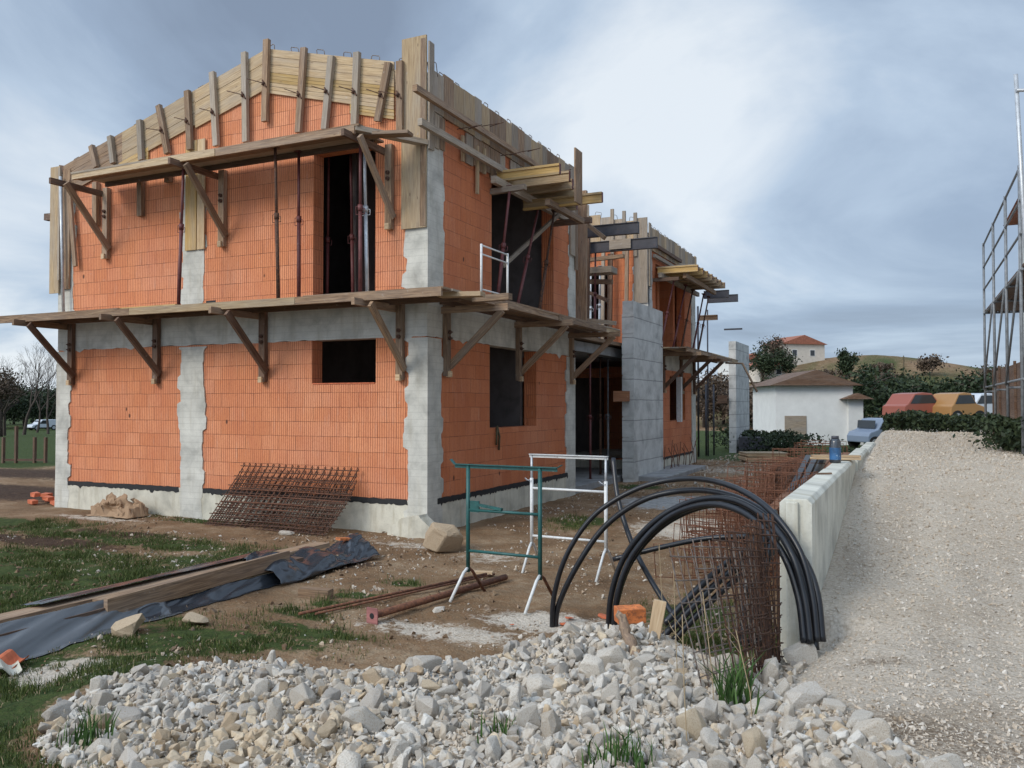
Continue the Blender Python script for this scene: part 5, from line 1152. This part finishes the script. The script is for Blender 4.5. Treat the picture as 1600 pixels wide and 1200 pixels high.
scatter('mud_clods', tiny, np.stack([x, y, terrain(x, y) + s_ * .15], -1), s_, 'clod', 'brown lumps of mud strewn over the yard', 'mud', seed=15)
# far stony edge of the road and rubble by the farther house
x = r.uniform(0.3, 5.5, 1500); y = r.uniform(9, 24, 1500); s_ = .02 + .06 * r.random(1500) ** 3; scatter('soil_clods', tiny, np.stack([x, y, terrain(x, y) + s_ * .3], -1), s_, 'chips', 'clods and stones on the muddy yard near the farther house', 'stones', seed=6)

# ------------------------------------------------------------------ grass
def blades(name, n, x, y, hmin, hmax, wd, mat, label, lean=.6, seed=1, z0=None):
    r = np.random.default_rng(seed); n = len(x); z = terrain(x, y) - .005 if z0 is None else z0; a = r.uniform(0, 6.28, n); h = r.uniform(hmin, hmax, n); l = r.uniform(0, lean, n) * h; b = r.uniform(0, 6.28, n)
    dx, dy = np.cos(a) * wd, np.sin(a) * wd
    p0 = np.stack([x - dx, y - dy, z], -1); p1 = np.stack([x + dx, y + dy, z], -1)
    mx_p = np.stack([x + np.cos(b) * l * .35, y + np.sin(b) * l * .35, z + h * .6], -1); off = np.stack([dx * .7, dy * .7, 0 * dx], -1)
    p2 = mx_p + off; p3 = mx_p - off; p4 = np.stack([x + np.cos(b) * l, y + np.sin(b) * l, z + h], -1)
    V_ = np.stack([p0, p1, p2, p3, p4], 1).reshape(-1, 3); i = np.arange(n)[:, None] * 5
    F_ = np.concatenate([i + [0, 1, 2], i + [0, 2, 3], i + [3, 2, 4]]).astype(int)
    o = np_obj(name, V_, F_, M[mat]); o['kind'] = 'stuff'; tag(o, label, 'grass'); return o
def gblob(x, y, px, py, rx, ry): g = Gd(px, py); return np.exp(-((x - g.x) / rx) ** 2 - ((y - g.y) / ry) ** 2)
GB = [(60, 930, 1.3, 1.0), (190, 900, 1.4, 0.9), (330, 880, 1.1, .7), (20, 870, 1.2, .8), (120, 870, 1.2, .7), (330, 1000, .9, .35), (420, 1000, .8, .3), (230, 1010, 1.0, .3), (100, 1040, .8, .3), (30, 820, 2.0, .6), (350, 815, 1.5, .35), (150, 960, 1.3, .4), (60, 1000, .9, .5), (260, 850, 1.6, .5), (140, 840, 2.0, .4), (400, 870, 1.0, .5), (40, 900, 1.6, 1.2), (480, 985, .7, .25), (180, 1060, .9, .2),
      (910, 815, .55, .9), (1080, 960, .55, .8), (1130, 1000, .6, .6), (1000, 760, .8, .8), (560, 930, .35, .2), (520, 945, .3, .2), (630, 912, .25, .15), (470, 960, .4, .2), (450, 820, .8, .25), (1140, 1060, .3, .3)]
n = 1000000; x = r.uniform(-7, 6.1, n); y = r.uniform(-9.4, 3, n); d = np.zeros(n); Xg, Zg = camframe(x, y); lf = np.interp(Zg, [3.6, 4.2, 4.8, 5.6, 6.4], [-1.5, -2.0, -2.6, -2.8, -2.4]); d = .62 * (Xg < lf + .15) * (Zg < 7)
for q in GB: d = np.maximum(d, gblob(x, y, *q))
d = d * (.55 + fbm(x, y, 2.2, 4, 50) * 1.1) * (fbm(x, y, 9, 2, 52) + .45)
m = (r.random(n) * .9 + .12 < d) & ~((x < .05) & (x > -8.8) & (y > -.05)) & ~((np.abs(x - .1) < .35) & (y > -8) & (y < -2.2))
x, y = x[m], y[m]; print('blades', len(x))
cl = fbm(x, y, 3.2, 3, 57); k1 = (cl > .38); x, y, cl = x[k1], y[k1], cl[k1]; big_ = (cl > .55) & (r.random(len(x)) < .5); dead = ~big_ & (r.random(len(x)) < .16)
blades('grass', 0, x[~big_ & ~dead], y[~big_ & ~dead], .012, .05, .0032, 'grass', 'patches of short green grass on the soil of the yard', seed=3)
blades('long_grass', 0, x[big_], y[big_], .04, .11, .0036, 'grass', 'longer grass clumps standing out of the short yard grass', .9, seed=4)
blades('dead_grass', 0, x[dead], y[dead], .01, .05, .003, 'drystalk', 'dry straw coloured blades mixed in the yard grass', 1.2, seed=5)
def tuft(px, py, n_, rad, h0, h1, label, mat='weed', lift=0.0, wd=.006):
    p = Gd(px, py, .2)
    for _ in range(4): p = Gd(px, py, tz(p.x, p.y) + lift)
    a = np.random.default_rng(int(px)); xx = p.x + a.normal(0, rad, n_); yy = p.y + a.normal(0, rad, n_); o = blades('grass_tuft', n_, xx, yy, h0, h1, wd, mat, label, .8, int(px), terrain(xx, yy) + lift); del o['kind']; o['category'] = 'grass tuft'
tuft(1150, 1110, 70, .05, .18, .38, 'tall green grass tuft growing between rocks under the mesh', wd=.007)
tuft(135, 1165, 60, .06, .10, .22, 'green tuft growing among the stones at the lower left')
tuft(975, 1195, 70, .08, .08, .20, 'weedy green tuft at the bottom centre of the heap')
tuft(780, 1150, 24, .07, .06, .14, 'sparse weed tuft in the middle of the heap')
random.seed(9)
for k_, (a_, b_) in enumerate( [((1060, 1090, 5.2), (1052, 880, 5.4)), ((1120, 1180, 4.6), (1098, 925, 4.9)), ((1040, 1010, 6.0), (1030, 850, 6.1)), ((1180, 1180, 4.5), (1150, 985, 4.7)), ((1075, 1195, 4.2), (1066, 960, 4.5))]):
    mb = MB(); p, q = Dp(*a_), Dp(*b_); mm = p.lerp(q, .5) + Vector((random.uniform(-.03, .03), 0, 0)); mb.tube([p, mm, q], .0028, 4, False)
    for j in range(4):
        s0 = p.lerp(mm, .9) if j == 0 else mm.lerp(q, .2 + .2 * j); mb.tube([s0, s0 + Vector((random.uniform(-.08, .08), random.uniform(-.05, .05), .08))], .0016, 3, False)
    tag(mb.build('dry_stalk', M['drystalk']), ['thin dry stalk right in front of the left mesh edge', 'dry stalk rising in front of the middle of the mesh', 'dry stalk just left of the mesh, beside the stake', 'rightmost dry stalk at the foot of the mesh', 'nearest dry stalk rising from the bottom of the heap'][k_], 'dry stalk')

# ------------------------------------------------------------------ things lying about
def lay(nm, label, cat, p0, p1, r_, mat, n=8): return tag(MB().tube([p0, p1], r_, n).build(nm, M[mat]), label, cat)
a, b = at_g(467, 966), at_g(760, 905); lay('steel_rod', 'thin rusty rod lying on the soil behind the thicker pole', 'rod', a + Vector((0, 0, .03)), b + Vector((0, 0, .05)), .016, 'rust'); 
a2, b2 = a + Vector((.12, .10, .02)), b + Vector((.05, .12, .03)); lay('steel_rod', 'second thin rusty rod just behind the first', 'rod', a2, b2, .012, 'rust')
pp = thing('fallen_prop', 'rusty steel prop lying on the soil with a pinkish square end plate', 'prop', at_g(580, 975)); a, b = at_g(582, 972) + Vector((0, 0, .075)), at_g(790, 908) + Vector((0, 0, .05))
MB().tube([a, b], .035, 10).build('tube', M['rust'], pp); d_ = (b - a).normalized(); MB().beam(a - d_ * .008, a + d_ * .002, .14, .15).build('end_plate', simple('pinkish_steel', (.30, .12, .11), .7, 0, .4, 12), pp)
MB().tube([a - d_ * .012, a - d_ * .0085], .028, 12).build('end_hole', M['bitumen'], pp)
tag(MB().beam(at_g(738, 902) + Vector((0, 0, .04)), at_g(770, 903) + Vector((0, 0, .04)), .10, .03).build('board_scrap', M['wood_new']), 'pale scrap of board lying behind the green trestle', 'board')
# stakes, driftwood, orange block
a, b = Dp(1017, 1020, 6.0), Dp(1032, 938, 6.05); tag(MB().beam(a, b, .085, .085, (.2, -1, 0), .004).build('stake', M['wood_new'], bevel=.006), 'squared pale wooden stake leaning out of the rocks', 'stake')
q = [Dp(*v) for v in ((1012, 1085, 5.6), (1000, 1050, 5.65), (990, 1015, 5.75), (978, 985, 5.85), (970, 958, 5.9))]
q = crom(q, 5); tag(MB().tube([v + Vector((random.uniform(-.01, .01), 0, random.uniform(-.01, .01))) for v in q], [.05 - .0009 * k + .006 * math.sin(k * 1.7) for k in range(len(q))], 9).build('driftwood', M['wood']), 'gnarled weathered branch stuck upright in the rocks', 'branch')
a = Dp(965, 962, 7.0); tag(MB().beam(Dp(963, 962, 7.0), Dp(1005, 958, 7.05), .14, .13, (0, 0, 1), .012).build('clay_block', M['orange_block'], bevel=.008), 'broken orange clay block behind the driftwood', 'block')
for k, (px, py, s_) in enumerate([(945, 968, .07), (890, 968, .06), (880, 976, .05), (800, 975, .03)]):
    p = at_g(px, py); o = bpy.data.objects.new('clay_shard', np_mesh('clay_shard', big[k][0] * np.array([s_, s_ * .8, s_ * .35]), big[k][1], M['terracotta'])); COL.objects.link(o); o.location = p + Vector((0, 0, .02)); o.rotation_euler = (0, .2, k); tag(o, ['red clay shard left of the orange block', 'red clay shard between the feet of the black hoses', 'tiny red clay shard by the leftmost hose foot', 'red crumb of clay behind the crest, left of the hoses'][k], 'shard')
def tile(label, px, py, rz, mat='terracotta'):
    p = at_g(px, py); V_ = []; mb = MB(); n_ = 9; L = .22
    prof = [(-.10 + .20 * i / n_, .035 * math.sin(i / n_ * 2 * PI)) for i in range(n_ + 1)]
    top = [(x_, z_ + .012) for x_, z_ in prof]; mb.prism(prof + top[::-1], 'y', -L / 2, L / 2)
    o = mb.build('roof_tile', M[mat], origin=(0, 0, 0)); o.location = p + Vector((0, 0, .06)); o.rotation_euler = (.1, .1, rz); return tag(o, label, 'roof tile')
tile('broken red roof tile lying in the grass at the left edge', 14, 1042, .5); tile('greyish tile fragment under the red tile at the left edge', 8, 1052, 1.1, 'plinth')
tag(MB().beam(Gd(528, 842, .27), Gd(546, 842, .25), .12, .03).build('clay_shard', M['orange_block']), 'orange clay piece lying on the far end of the black film', 'shard')
# crumpled tan sacking by the plinth
Vc = []; nn = 34
for i in range(nn):
    for j in range(nn):
        u, v_ = i / (nn - 1), j / (nn - 1); hx = math.sin(u * PI) * math.sin(v_ * PI); Vc.append((-7.0 + u * 1.15, -.75 + v_ * .6, .02 + hx * (.14 + .30 * u ** 2)))
Vc = np.array(Vc); k_ = np.abs(fbm(Vc[:, 0] * 1.0, Vc[:, 1] * 2, 3.1, 4, 61) - .47) * 4; Vc[:, 2] += k_ * .22 * (Vc[:, 2] > .05); Vc[:, 0] += (fbm(Vc[:, 1], Vc[:, 2] * 3, 3, 3, 63) - .45) * .4; Vc[:, 1] += (fbm(Vc[:, 0], Vc[:, 2] * 3, 3, 3, 64) - .45) * .3
ii = np.arange(nn * nn).reshape(nn, nn); o = np_obj('crumpled_sack', Vc, np.stack([ii[:-1, :-1], ii[:-1, 1:], ii[1:, 1:], ii[1:, :-1]], -1).reshape(-1, 4), M['cloth_tan']); tag(o, 'crumpled tan sack and paper heap lying by the plinth', 'sack')
for k in range(9):
    p = Vector((-9.6 + random.uniform(-.5, .7), .3 + random.uniform(-.3, .5), .05 + .07 * (k % 3))); tag(MB().beam(p, p + Vector((random.uniform(.2, .35), random.uniform(-.15, .15), 0)), .12, .08, (0, 0, 1), .01).build('brick_piece', M['terracotta']), 'broken orange brick piece in the small heap left of the near house', 'brick', 'brick pieces left of the house')
# board stack near the farther house
bs = thing('board_stack', 'low stack of pale boards on the ground behind the rusty mesh', 'boards', (3.4, 14.2, 0)); a, b = Gd(1160, 722), Gd(1225, 722)
for k in range(6):
    z_ = .06 + .055 * k; MB().beam((a.x + random.uniform(-.05, .05), a.y, z_), (b.x + random.uniform(-.05, .05), b.y, z_), 1.0, .045, (0, 0, 1), .002).build('board', M[random.choice(['wood_new', 'wood_light'])], bs)
# ------------------------------------------------------------------ background
def leaves(n, c, rad, size, seed, clump=9, flat=1.0):
    r = np.random.default_rng(seed); cc = r.normal(size=(clump, 3)); cc /= np.linalg.norm(cc, axis=1)[:, None]; cc *= r.uniform(.3, .85, (clump, 1)); w_ = r.integers(0, clump, n)
    p = cc[w_] + r.normal(0, .24, (n, 3)); p = p * np.array(rad) + np.array(c)
    a = r.normal(size=(n, 3)); a /= np.linalg.norm(a, axis=1)[:, None]; b = np.cross(a, r.normal(size=(n, 3))); b /= np.linalg.norm(b, axis=1)[:, None]; s_ = size * r.uniform(.5, 1.3, (n, 1))
    V_ = np.stack([p - a * s_, p + b * s_ * .5, p + a * s_, p - b * s_ * .5], 1).reshape(-1, 3); return V_, np.arange(4 * n).reshape(n, 4)
def tree(label, x, y, h, rad, n, leaf, mat='leaf_dark', seed=1, trunk=.3, name='tree', grp=None, low=.15):
    z = tz(x, y); t_ = thing(name, label, 'tree' if name == 'tree' else 'bush', (x, y, z), grp); r = random.Random(seed); mb = MB(); 
    mb.tube([(x, y, z - .3), (x + r.uniform(-.2, .2), y, z + h * .4), (x, y, z + h * .75)], [h * .03, h * .022, h * .01], 7)
    for k in range(7):
        a = r.uniform(0, 6.28); zz = z + h * r.uniform(.25, .6); mb.tube([(x, y, zz), (x + math.cos(a) * rad * .35, y + math.sin(a) * rad * .35, zz + h * .14), (x + math.cos(a) * rad * .7, y + math.sin(a) * rad * .7, zz + h * .22)], [h * .012, h * .008, h * .004], 5)
    mb.build('trunk', M['bark'], t_)
    V_, F_ = leaves(n, (0, 0, h * (low + (1 - low) / 2)), (rad * .8, rad * .8, h * (1 - low) / 2 * .8), leaf, seed, 14); np_obj('crown', V_, F_, M[mat], False, t_); return t_
def bare_tree(label, x, y, h, seed, spread=.5):
    z = tz(x, y); t_ = thing('bare_tree', label, 'tree', (x, y, z), 'bare trees at the left'); r = random.Random(seed); mt, mw = MB(), MB()
    def grow(p, d, L, rr, lev):
        d = d.normalized(); n_ = 3; pts = [p]; q = p
        for _ in range(n_): d = (d + Vector((r.uniform(-.18, .18), r.uniform(-.18, .18), r.uniform(-.05, .12)))).normalized(); q = q + d * L / n_; pts.append(q)
        (mt if lev == 0 else mw).tube(pts, [rr, rr * .85, rr * .7, rr * .55], 6 if lev < 2 else 3, False)
        if lev >= 5: return
        for k in range(3 if lev < 4 else 4):
            a = r.uniform(0, 6.28); s_ = spread + r.uniform(-.15, .2); nd = d + Vector((math.cos(a), math.sin(a), .15)) * s_; grow(pts[r.choice([2, 3, 3])] if k else pts[3], nd, L * r.uniform(.62, .80), rr * .52, lev + 1)
    grow(Vector((x, y, z - .2)), Vector((0, 0, 1)), h * .30, h * .017, 0); mt.build('trunk', M['bark'], t_); mw.build('branches', M['bark'], t_); return t_
def bg(px, dist): p = CAM + (cFh + cR * ((px - 800) / FPX)) * dist; return p.x, p.y
for k, (px, d, h, lab) in enumerate([(38, 70, 8.6, 'bare leafless tree rising tallest above the evergreens at the left'), (76, 74, 7.4, 'bare leafless tree closest to the left house edge'), (8, 66, 7.6, 'bare leafless tree cut by the left edge of the picture'), (58, 86, 8.0, 'thin bare tree between the two taller ones at the left')]):
    x, y = bg(px, d); bare_tree(lab, x, y, h, 20 + k)
EV = [(8, 80, 4.6, 3.2), (38, 84, 4.4, 3.4), (66, 80, 4.6, 3.0), (92, 84, 4.8, 3.4), (-14, 76, 5.5, 3.4), (52, 92, 4.8, 4), (22, 95, 5.2, 4), (80, 96, 5, 4), (-2, 92, 5.8, 4)]
EL = ['dark evergreen at the left edge behind the fence posts', 'dark evergreen second from the left in the hedge', 'dark evergreen above the parked van', 'dark evergreen touching the left edge of the house', 'dark evergreen cut by the left edge', 'rear evergreen in the middle of the left hedge', 'rear evergreen left of the middle of the left hedge', 'rear evergreen nearest the house', 'tall rear evergreen at the far left']
for k, (px, d, h, rd) in enumerate(EV): d *= 1.38; h *= 1.3; rd *= 1.35; x, y = bg(px, d); tree(EL[k], x, y, h, rd, 2600, .20, 'leaf_dark', 40 + k, grp='evergreens at the left', low=.02)
x, y = bg(2, 62); tree('reddish brown leafless bush mass at the far left', x, y, 5.4, 1.7, 2500, .10, 'leaf_brown', 71, low=.3)
def car(label, x, y, rz, mat, L=4.2, H=1.5, van=False, name='parked_car'):
    t_ = local_thing(name, label, 'van' if van else 'car', (x, y, tz(x, y)), (0, 0, rz)); W = 1.7
    if van: prof = [(-L / 2, .35), (-L / 2, H - .1), (-L / 2 + .15, H), (L * .12, H), (L * .27, H * .62), (L * .46, H * .52), (L / 2, H * .40), (L / 2, .32)]; win = [(-L * .05, H * .62), (-L * .05, H * .93), (L * .11, H * .93), (L * .22, H * .62)]
    else: prof = [(-L / 2, .35), (-L / 2 + .03, H * .55), (-L * .42, H * .62), (-L * .28, H * .96), (-L * .1, H), (L * .08, H * .97), (L * .23, H * .64), (L * .44, H * .55), (L / 2, H * .42), (L / 2, .32)]; win = [(-L * .37, H * .63), (-L * .27, H * .91), (L * .07, H * .92), (L * .19, H * .65)]
    MB().prism(prof, 'y', -W / 2, W / 2).build('body', M[mat], t_, bevel=.05)
    for s_ in (-1, 1): MB().prism(win, 'y', s_ * (W / 2 + .002) - .01, s_ * (W / 2 + .002) + .01).build('window', M['glass'], t_)
    MB().beam((L * (.245 if not van else .20), 0, H * (.80)), (L * (.25 if not van else .205), 0, H * .80 + .001), W * .8, H * .25, (0.7, 0, 1)).build('windscreen', M['glass'], t_)
    for sx in (-.31, .31):
        for s_ in (-1, 1): w_ = MB().tube([(L * sx, s_ * (W / 2 - .12), .31), (L * sx, s_ * (W / 2 + .01), .31)], .31, 16).build('wheel', M['tyre'], t_); MB().tube([(L * sx, s_ * (W / 2 - .0), .31), (L * sx, s_ * (W / 2 + .02), .31)], .18, 12).build('rim', M['galv'], w_)
    return t_
x, y = bg(67, 100); car('small pale blue van parked before the evergreens at the left', x, y, TH + PI + .9, 'paint_white', 3.0, 1.25, True, 'parked_van')
fp = thing('wooden_fence', 'low fence of thin posts and a rail at the left edge', 'fence', (0, 0, 0)); pz = []
for px, top in ((5, 683), (25, 665), (54, 683), (71, 683)):
    p = Gd(px, 724); MB().beam((p.x, p.y, -.1), (p.x, p.y, (724 - top) / FPX * 29.5 + tz(p.x, p.y)), .09, .09).build('post', M['wood_dark'], fp); pz.append(p)
MB().beam(pz[0] + Vector((0, 0, .12)), pz[3] + Vector((0, 0, .12)), .05, .08).build('rail', M['wood_dark'], fp)
def houseb(label, x, y, rz, w_, d_, h_, roof, wall='white_wall', roofm='roof_tile', win=2, name='house', z=None):
    t_ = local_thing(name, label, 'house', (x, y, tz(x, y) - .5 if z is None else z), (0, 0, rz))
    MB().box(-w_ / 2, w_ / 2, -d_ / 2, d_ / 2, 0, h_).build('wall', M[wall], t_)
    mb = MB(); mb.prism([(-w_ / 2 - .4, h_ - .05), (w_ / 2 + .4, h_ - .05), (0, h_ + roof)], 'y', -d_ / 2 - .4, d_ / 2 + .4); mb.build('roof', M[roofm], t_)
    for k in range(win): xx = -w_ / 2 + w_ * (k + .7) / (win + .4); f = MB().box(xx - .55, xx + .55, -d_ / 2 - .03, -d_ / 2 - .003, h_ * .45, h_ * .45 + 1.2).build('window', M['white_wall'], t_); MB().box(xx - .45, xx + .45, -d_ / 2 - .045, -d_ / 2 - .032, h_ * .45 + .1, h_ * .45 + 1.1).build('pane', M['glass'], f)
    return t_
# houses and trees on the slope
HB = [(1163, 150, 7, 3.6, 1.2, 'white_wall', 'pale house with a red roof on the hill right of the far grey wall'), (1240, 155, 9, 4, 1.6, 'cream_wall', 'cream house with a red roof on the hill, behind the white barn'), (1192, 142, 5, 2.6, .9, 'cream_wall', 'small low cream house below the red roofed one on the hill')]
for px, d, w_, h_, rf, mt, lab in HB: x, y = bg(px, d); houseb(lab, x, y, TH + .3, w_, 6, h_, rf, mt)
for k, (px, d, h, rd, mt, lab) in enumerate([(1192, 138, 6.5, 3.4, 'leaf_dark', 'dark round tree on the hill right of the pale house'), (1206, 145, 7, 3.2, 'leaf_brown', 'brown tree beside the dark round one on the hill'), (1222, 140, 5, 3, 'leaf_dark', 'dark bush on the hill behind the white barn'),
      (1160, 100, 6.5, 5, 'leaf_brown', 'brown scrub mass right of the far grey wall'), (1186, 95, 6.2, 5, 'leaf_brown', 'brown scrub between the far grey wall and the white barn'), (1130, 105, 7, 5, 'leaf_brown', 'brown scrub behind the far grey wall'), (1100, 100, 7, 5, 'leaf_brown', 'brown scrub seen through the far posts'),
      (1350, 75, 6.6, 4, 'leaf_dark', 'dark tree behind the bluish car'), (1385, 78, 6, 4.2, 'leaf_dark', 'dark tree left of the middle of the right tree row'), (1425, 80, 5.4, 4.4, 'leaf_dark', 'dark tree above the red car'), (1468, 80, 5.4, 4.4, 'leaf_dark', 'dark tree above the orange car'), (1508, 76, 5.8, 4.2, 'leaf_dark', 'dark tree above the white car'), (1548, 72, 6.2, 4, 'leaf_dark', 'dark tree behind the scaffold foot'),
      (1322, 130, 4.6, 2.0, 'leaf_dark', 'solitary dark tree on the skyline right of the white barn')]):
    x, y = bg(px, d); tree(lab, x, y, h, rd, 2400, .22, mt, 90 + k, low=.02, grp='trees on the right')
r3 = np.random.default_rng(77)
for k in range(26):
    px = 1085 + 19 * k + r3.uniform(-8, 8); d = r3.uniform(95, 135); x, y = bg(px, d)
    tree('low scrub bush on the hillside behind the right hand houses', x, y, r3.uniform(2.4, 4.4), r3.uniform(2.5, 4.2), 700, .26, 'leaf_brown' if r3.random() < .75 else 'leaf_dark', 150 + k, name='hillside_bush', grp='scrub on the hillside', low=.0)
x, y = bg(1250, 46); barn = houseb('white rendered barn beyond the rusty mesh', x, y, TH - .05, 3.9, 5, 3.6, .75, 'white_wall', 'wood_dark', 0, 'barn', z=-.5)
MB().box(-1.5, -.4, -2.53, -2.503, .0, 2.0).build('door', M['wood_grey'], barn)
x, y = bg(1328, 44); houseb('narrow white shed between the barn and the cars', x, y, TH, .75, 1.5, 2.7, .25, 'white_wall', 'wood_dark', 0, 'shed', z=-.3)
for px, d, mt, lab in ((1367, 40, 'paint_blue', 'grey blue car parked right of the narrow shed'), (1432, 41, 'paint_red', 'red car in the middle of the parked row'), (1493, 40, 'paint_orange', 'orange car right of the red one'), (1533, 43, 'paint_white', 'white car at the right end of the row')):
    x, y = bg(px, d); c_ = car(lab, x, y, TH + (PI if px < 1400 else 0) + .2, mt, 1.9 if px in (1367, 1493) else 2.6, 1.45);  c_['group'] = 'cars parked beyond the road'
def hedge(label, p0, p1, h, wd, n, seed, leaf=.07, mat='leaf_dark'):
    r = np.random.default_rng(seed); t = r.random(n); x = p0[0] + (p1[0] - p0[0]) * t + r.normal(0, wd / 2, n); y = p0[1] + (p1[1] - p0[1]) * t + r.normal(0, wd / 2, n); hh = h * (.55 + .75 * fbm(x, y, .9, 3, seed)); z = terrain(x, y) + hh * r.random(n) ** .6
    V_, F_ = leaves(n, (0, 0, 0), (0, 0, 0), leaf, seed); V_ = V_ + np.repeat(np.stack([x, y, z], -1), 4, 0); c = V_.mean(0); c[2] = V_[:, 2].min(); t_ = thing('hedge', label, 'hedge', tuple(map(float, c))); np_obj('foliage', V_ - c, F_, M[mat], False, t_)
    mb = MB(); 
    for k in range(12): q = k / 11; xx, yy = p0[0] + (p1[0] - p0[0]) * q, p0[1] + (p1[1] - p0[1]) * q; zz = tz(xx, yy); mb.tube([(xx, yy, zz - .1), (xx + .1, yy, zz + h * .5)], .025, 5)
    mb.build('stems', M['bark'], t_)
hedge('dark green hedge at the far end of the road before the parked cars', bg(1330, 29), bg(1560, 25), .62, .9, 7000, 5)
hedge('dark leafy shrubs beside the road under the scaffold', bg(1580, 15.5), bg(1680, 13.5), .75, .6, 9000, 6, .05)
hedge('low scrub between the board stack and the barn', bg(1150, 40), bg(1240, 34), 1.0, 1.3, 5000, 7, .08)
tag(MB().box(-.6, .6, -.5, .5, 0, .5).build('crate', M['dark_steel']), 'dark crate lying on the grass near the barn', 'crate').location = (*bg(1180, 36), .2)
# neighbouring house with scaffold at the right edge
nh = thing('neighbour_house', 'white house behind the scaffold at the right edge', 'house', (14, 8, 0)); MB().box(9.95, 20, -4, 17.0, .5, 7.4).build('wall', M['white_wall'], nh); MB().prism([(9.6, 7.41), (20.4, 7.41), (15, 9.5)], 'y', -4.3, 17.3).build('roof', M['roof_tile'], nh)
fw = MB().box(9.92, 9.948, 9, 10.3, 4.9, 6.3).build('window', M['glass'], nh)
lw = thing('boarded_fence', 'grey brown board fence under the scaffold', 'fence', (8.9, 9, 1)); MB().box(8.95, 9.0, 4.5, 13.0, 1.0, 2.9).build('board_panel', M['wood_dark'], lw)
for yy in np.arange(4.6, 13, 1.6): MB().box(8.90, 8.945, yy, yy + .1, 1.0, 2.95).build('post', M['wood_dark'], lw)
MB().box(8.96, 9.9, 13.0, 13.05, 1.0, 2.9).build('board_panel', M['wood_grey'], lw)
sc = thing('scaffold', 'steel tube scaffold with a plank deck at the right edge', 'scaffold', (9, 8, 1.2)); YS = [12.0, 9.4, 6.8, 4.5]
for xx in (8.7, 9.65):
    for yy in YS: MB().tube([(xx, yy, 1.2), (xx, yy, 6.05 + (.25 if xx > 9 else 0))], .028, 8).build('standard', M['scaffold_steel'], sc)
for yy in YS:
    for zz in (2.4, 4.32): MB().tube([(8.7, yy, zz), (9.65, yy, zz)], .024, 6).build('transom', M['scaffold_steel'], sc)
for zz in (4.9, 5.45, 6.0): MB().tube([(8.7, 12.1, zz), (8.7, 4.3, zz)], .022, 6).build('guard_rail', M['scaffold_steel'], sc)
for zz in (2.5, 4.30): MB().tube([(8.7, 12.1, zz), (8.7, 4.3, zz)], .022, 6).build('ledger', M['scaffold_steel'], sc)
for k in range(3): MB().tube([(8.67, YS[k], 2.45), (8.67, YS[k + 1], 4.3)], .02, 6).build('diagonal', M['scaffold_steel'], sc); MB().tube([(9.68, YS[k + 1], 2.45), (9.68, YS[k], 4.3)], .02, 6).build('diagonal', M['scaffold_steel'], sc)
for k in range(3): MB().beam((8.85 + .28 * k, 12.1, 4.37), (8.85 + .28 * k, 4.3, 4.37), .26, .045).build('plank', M['wood_dark'], sc)
a, b = Dp(1587, 116, 13), Dp(1600, 345, 13.2); tag(MB().tube([a, b, b + Vector((.1, 0, -2.5))], .032, 8).build('scaffold_pole', M['galv']), 'tall pale tube sticking up above the scaffold at the right edge', 'pole')
MB().tube([a + Vector((0, 0, -.25)), a + Vector((1.2, .6, -.2))], .026, 6).build('scaffold_pole', M['galv']); bpy.data.objects['scaffold_pole.002' if 'scaffold_pole.002' in bpy.data.objects else 'scaffold_pole.001']
for o in bpy.data.objects:
    if o.name.startswith('scaffold_pole') and 'label' not in o: tag(o, 'short tube clamped across the top of the tall tube', 'pole')

for o in bpy.data.objects:
    if '_o' in o: del o['_o']
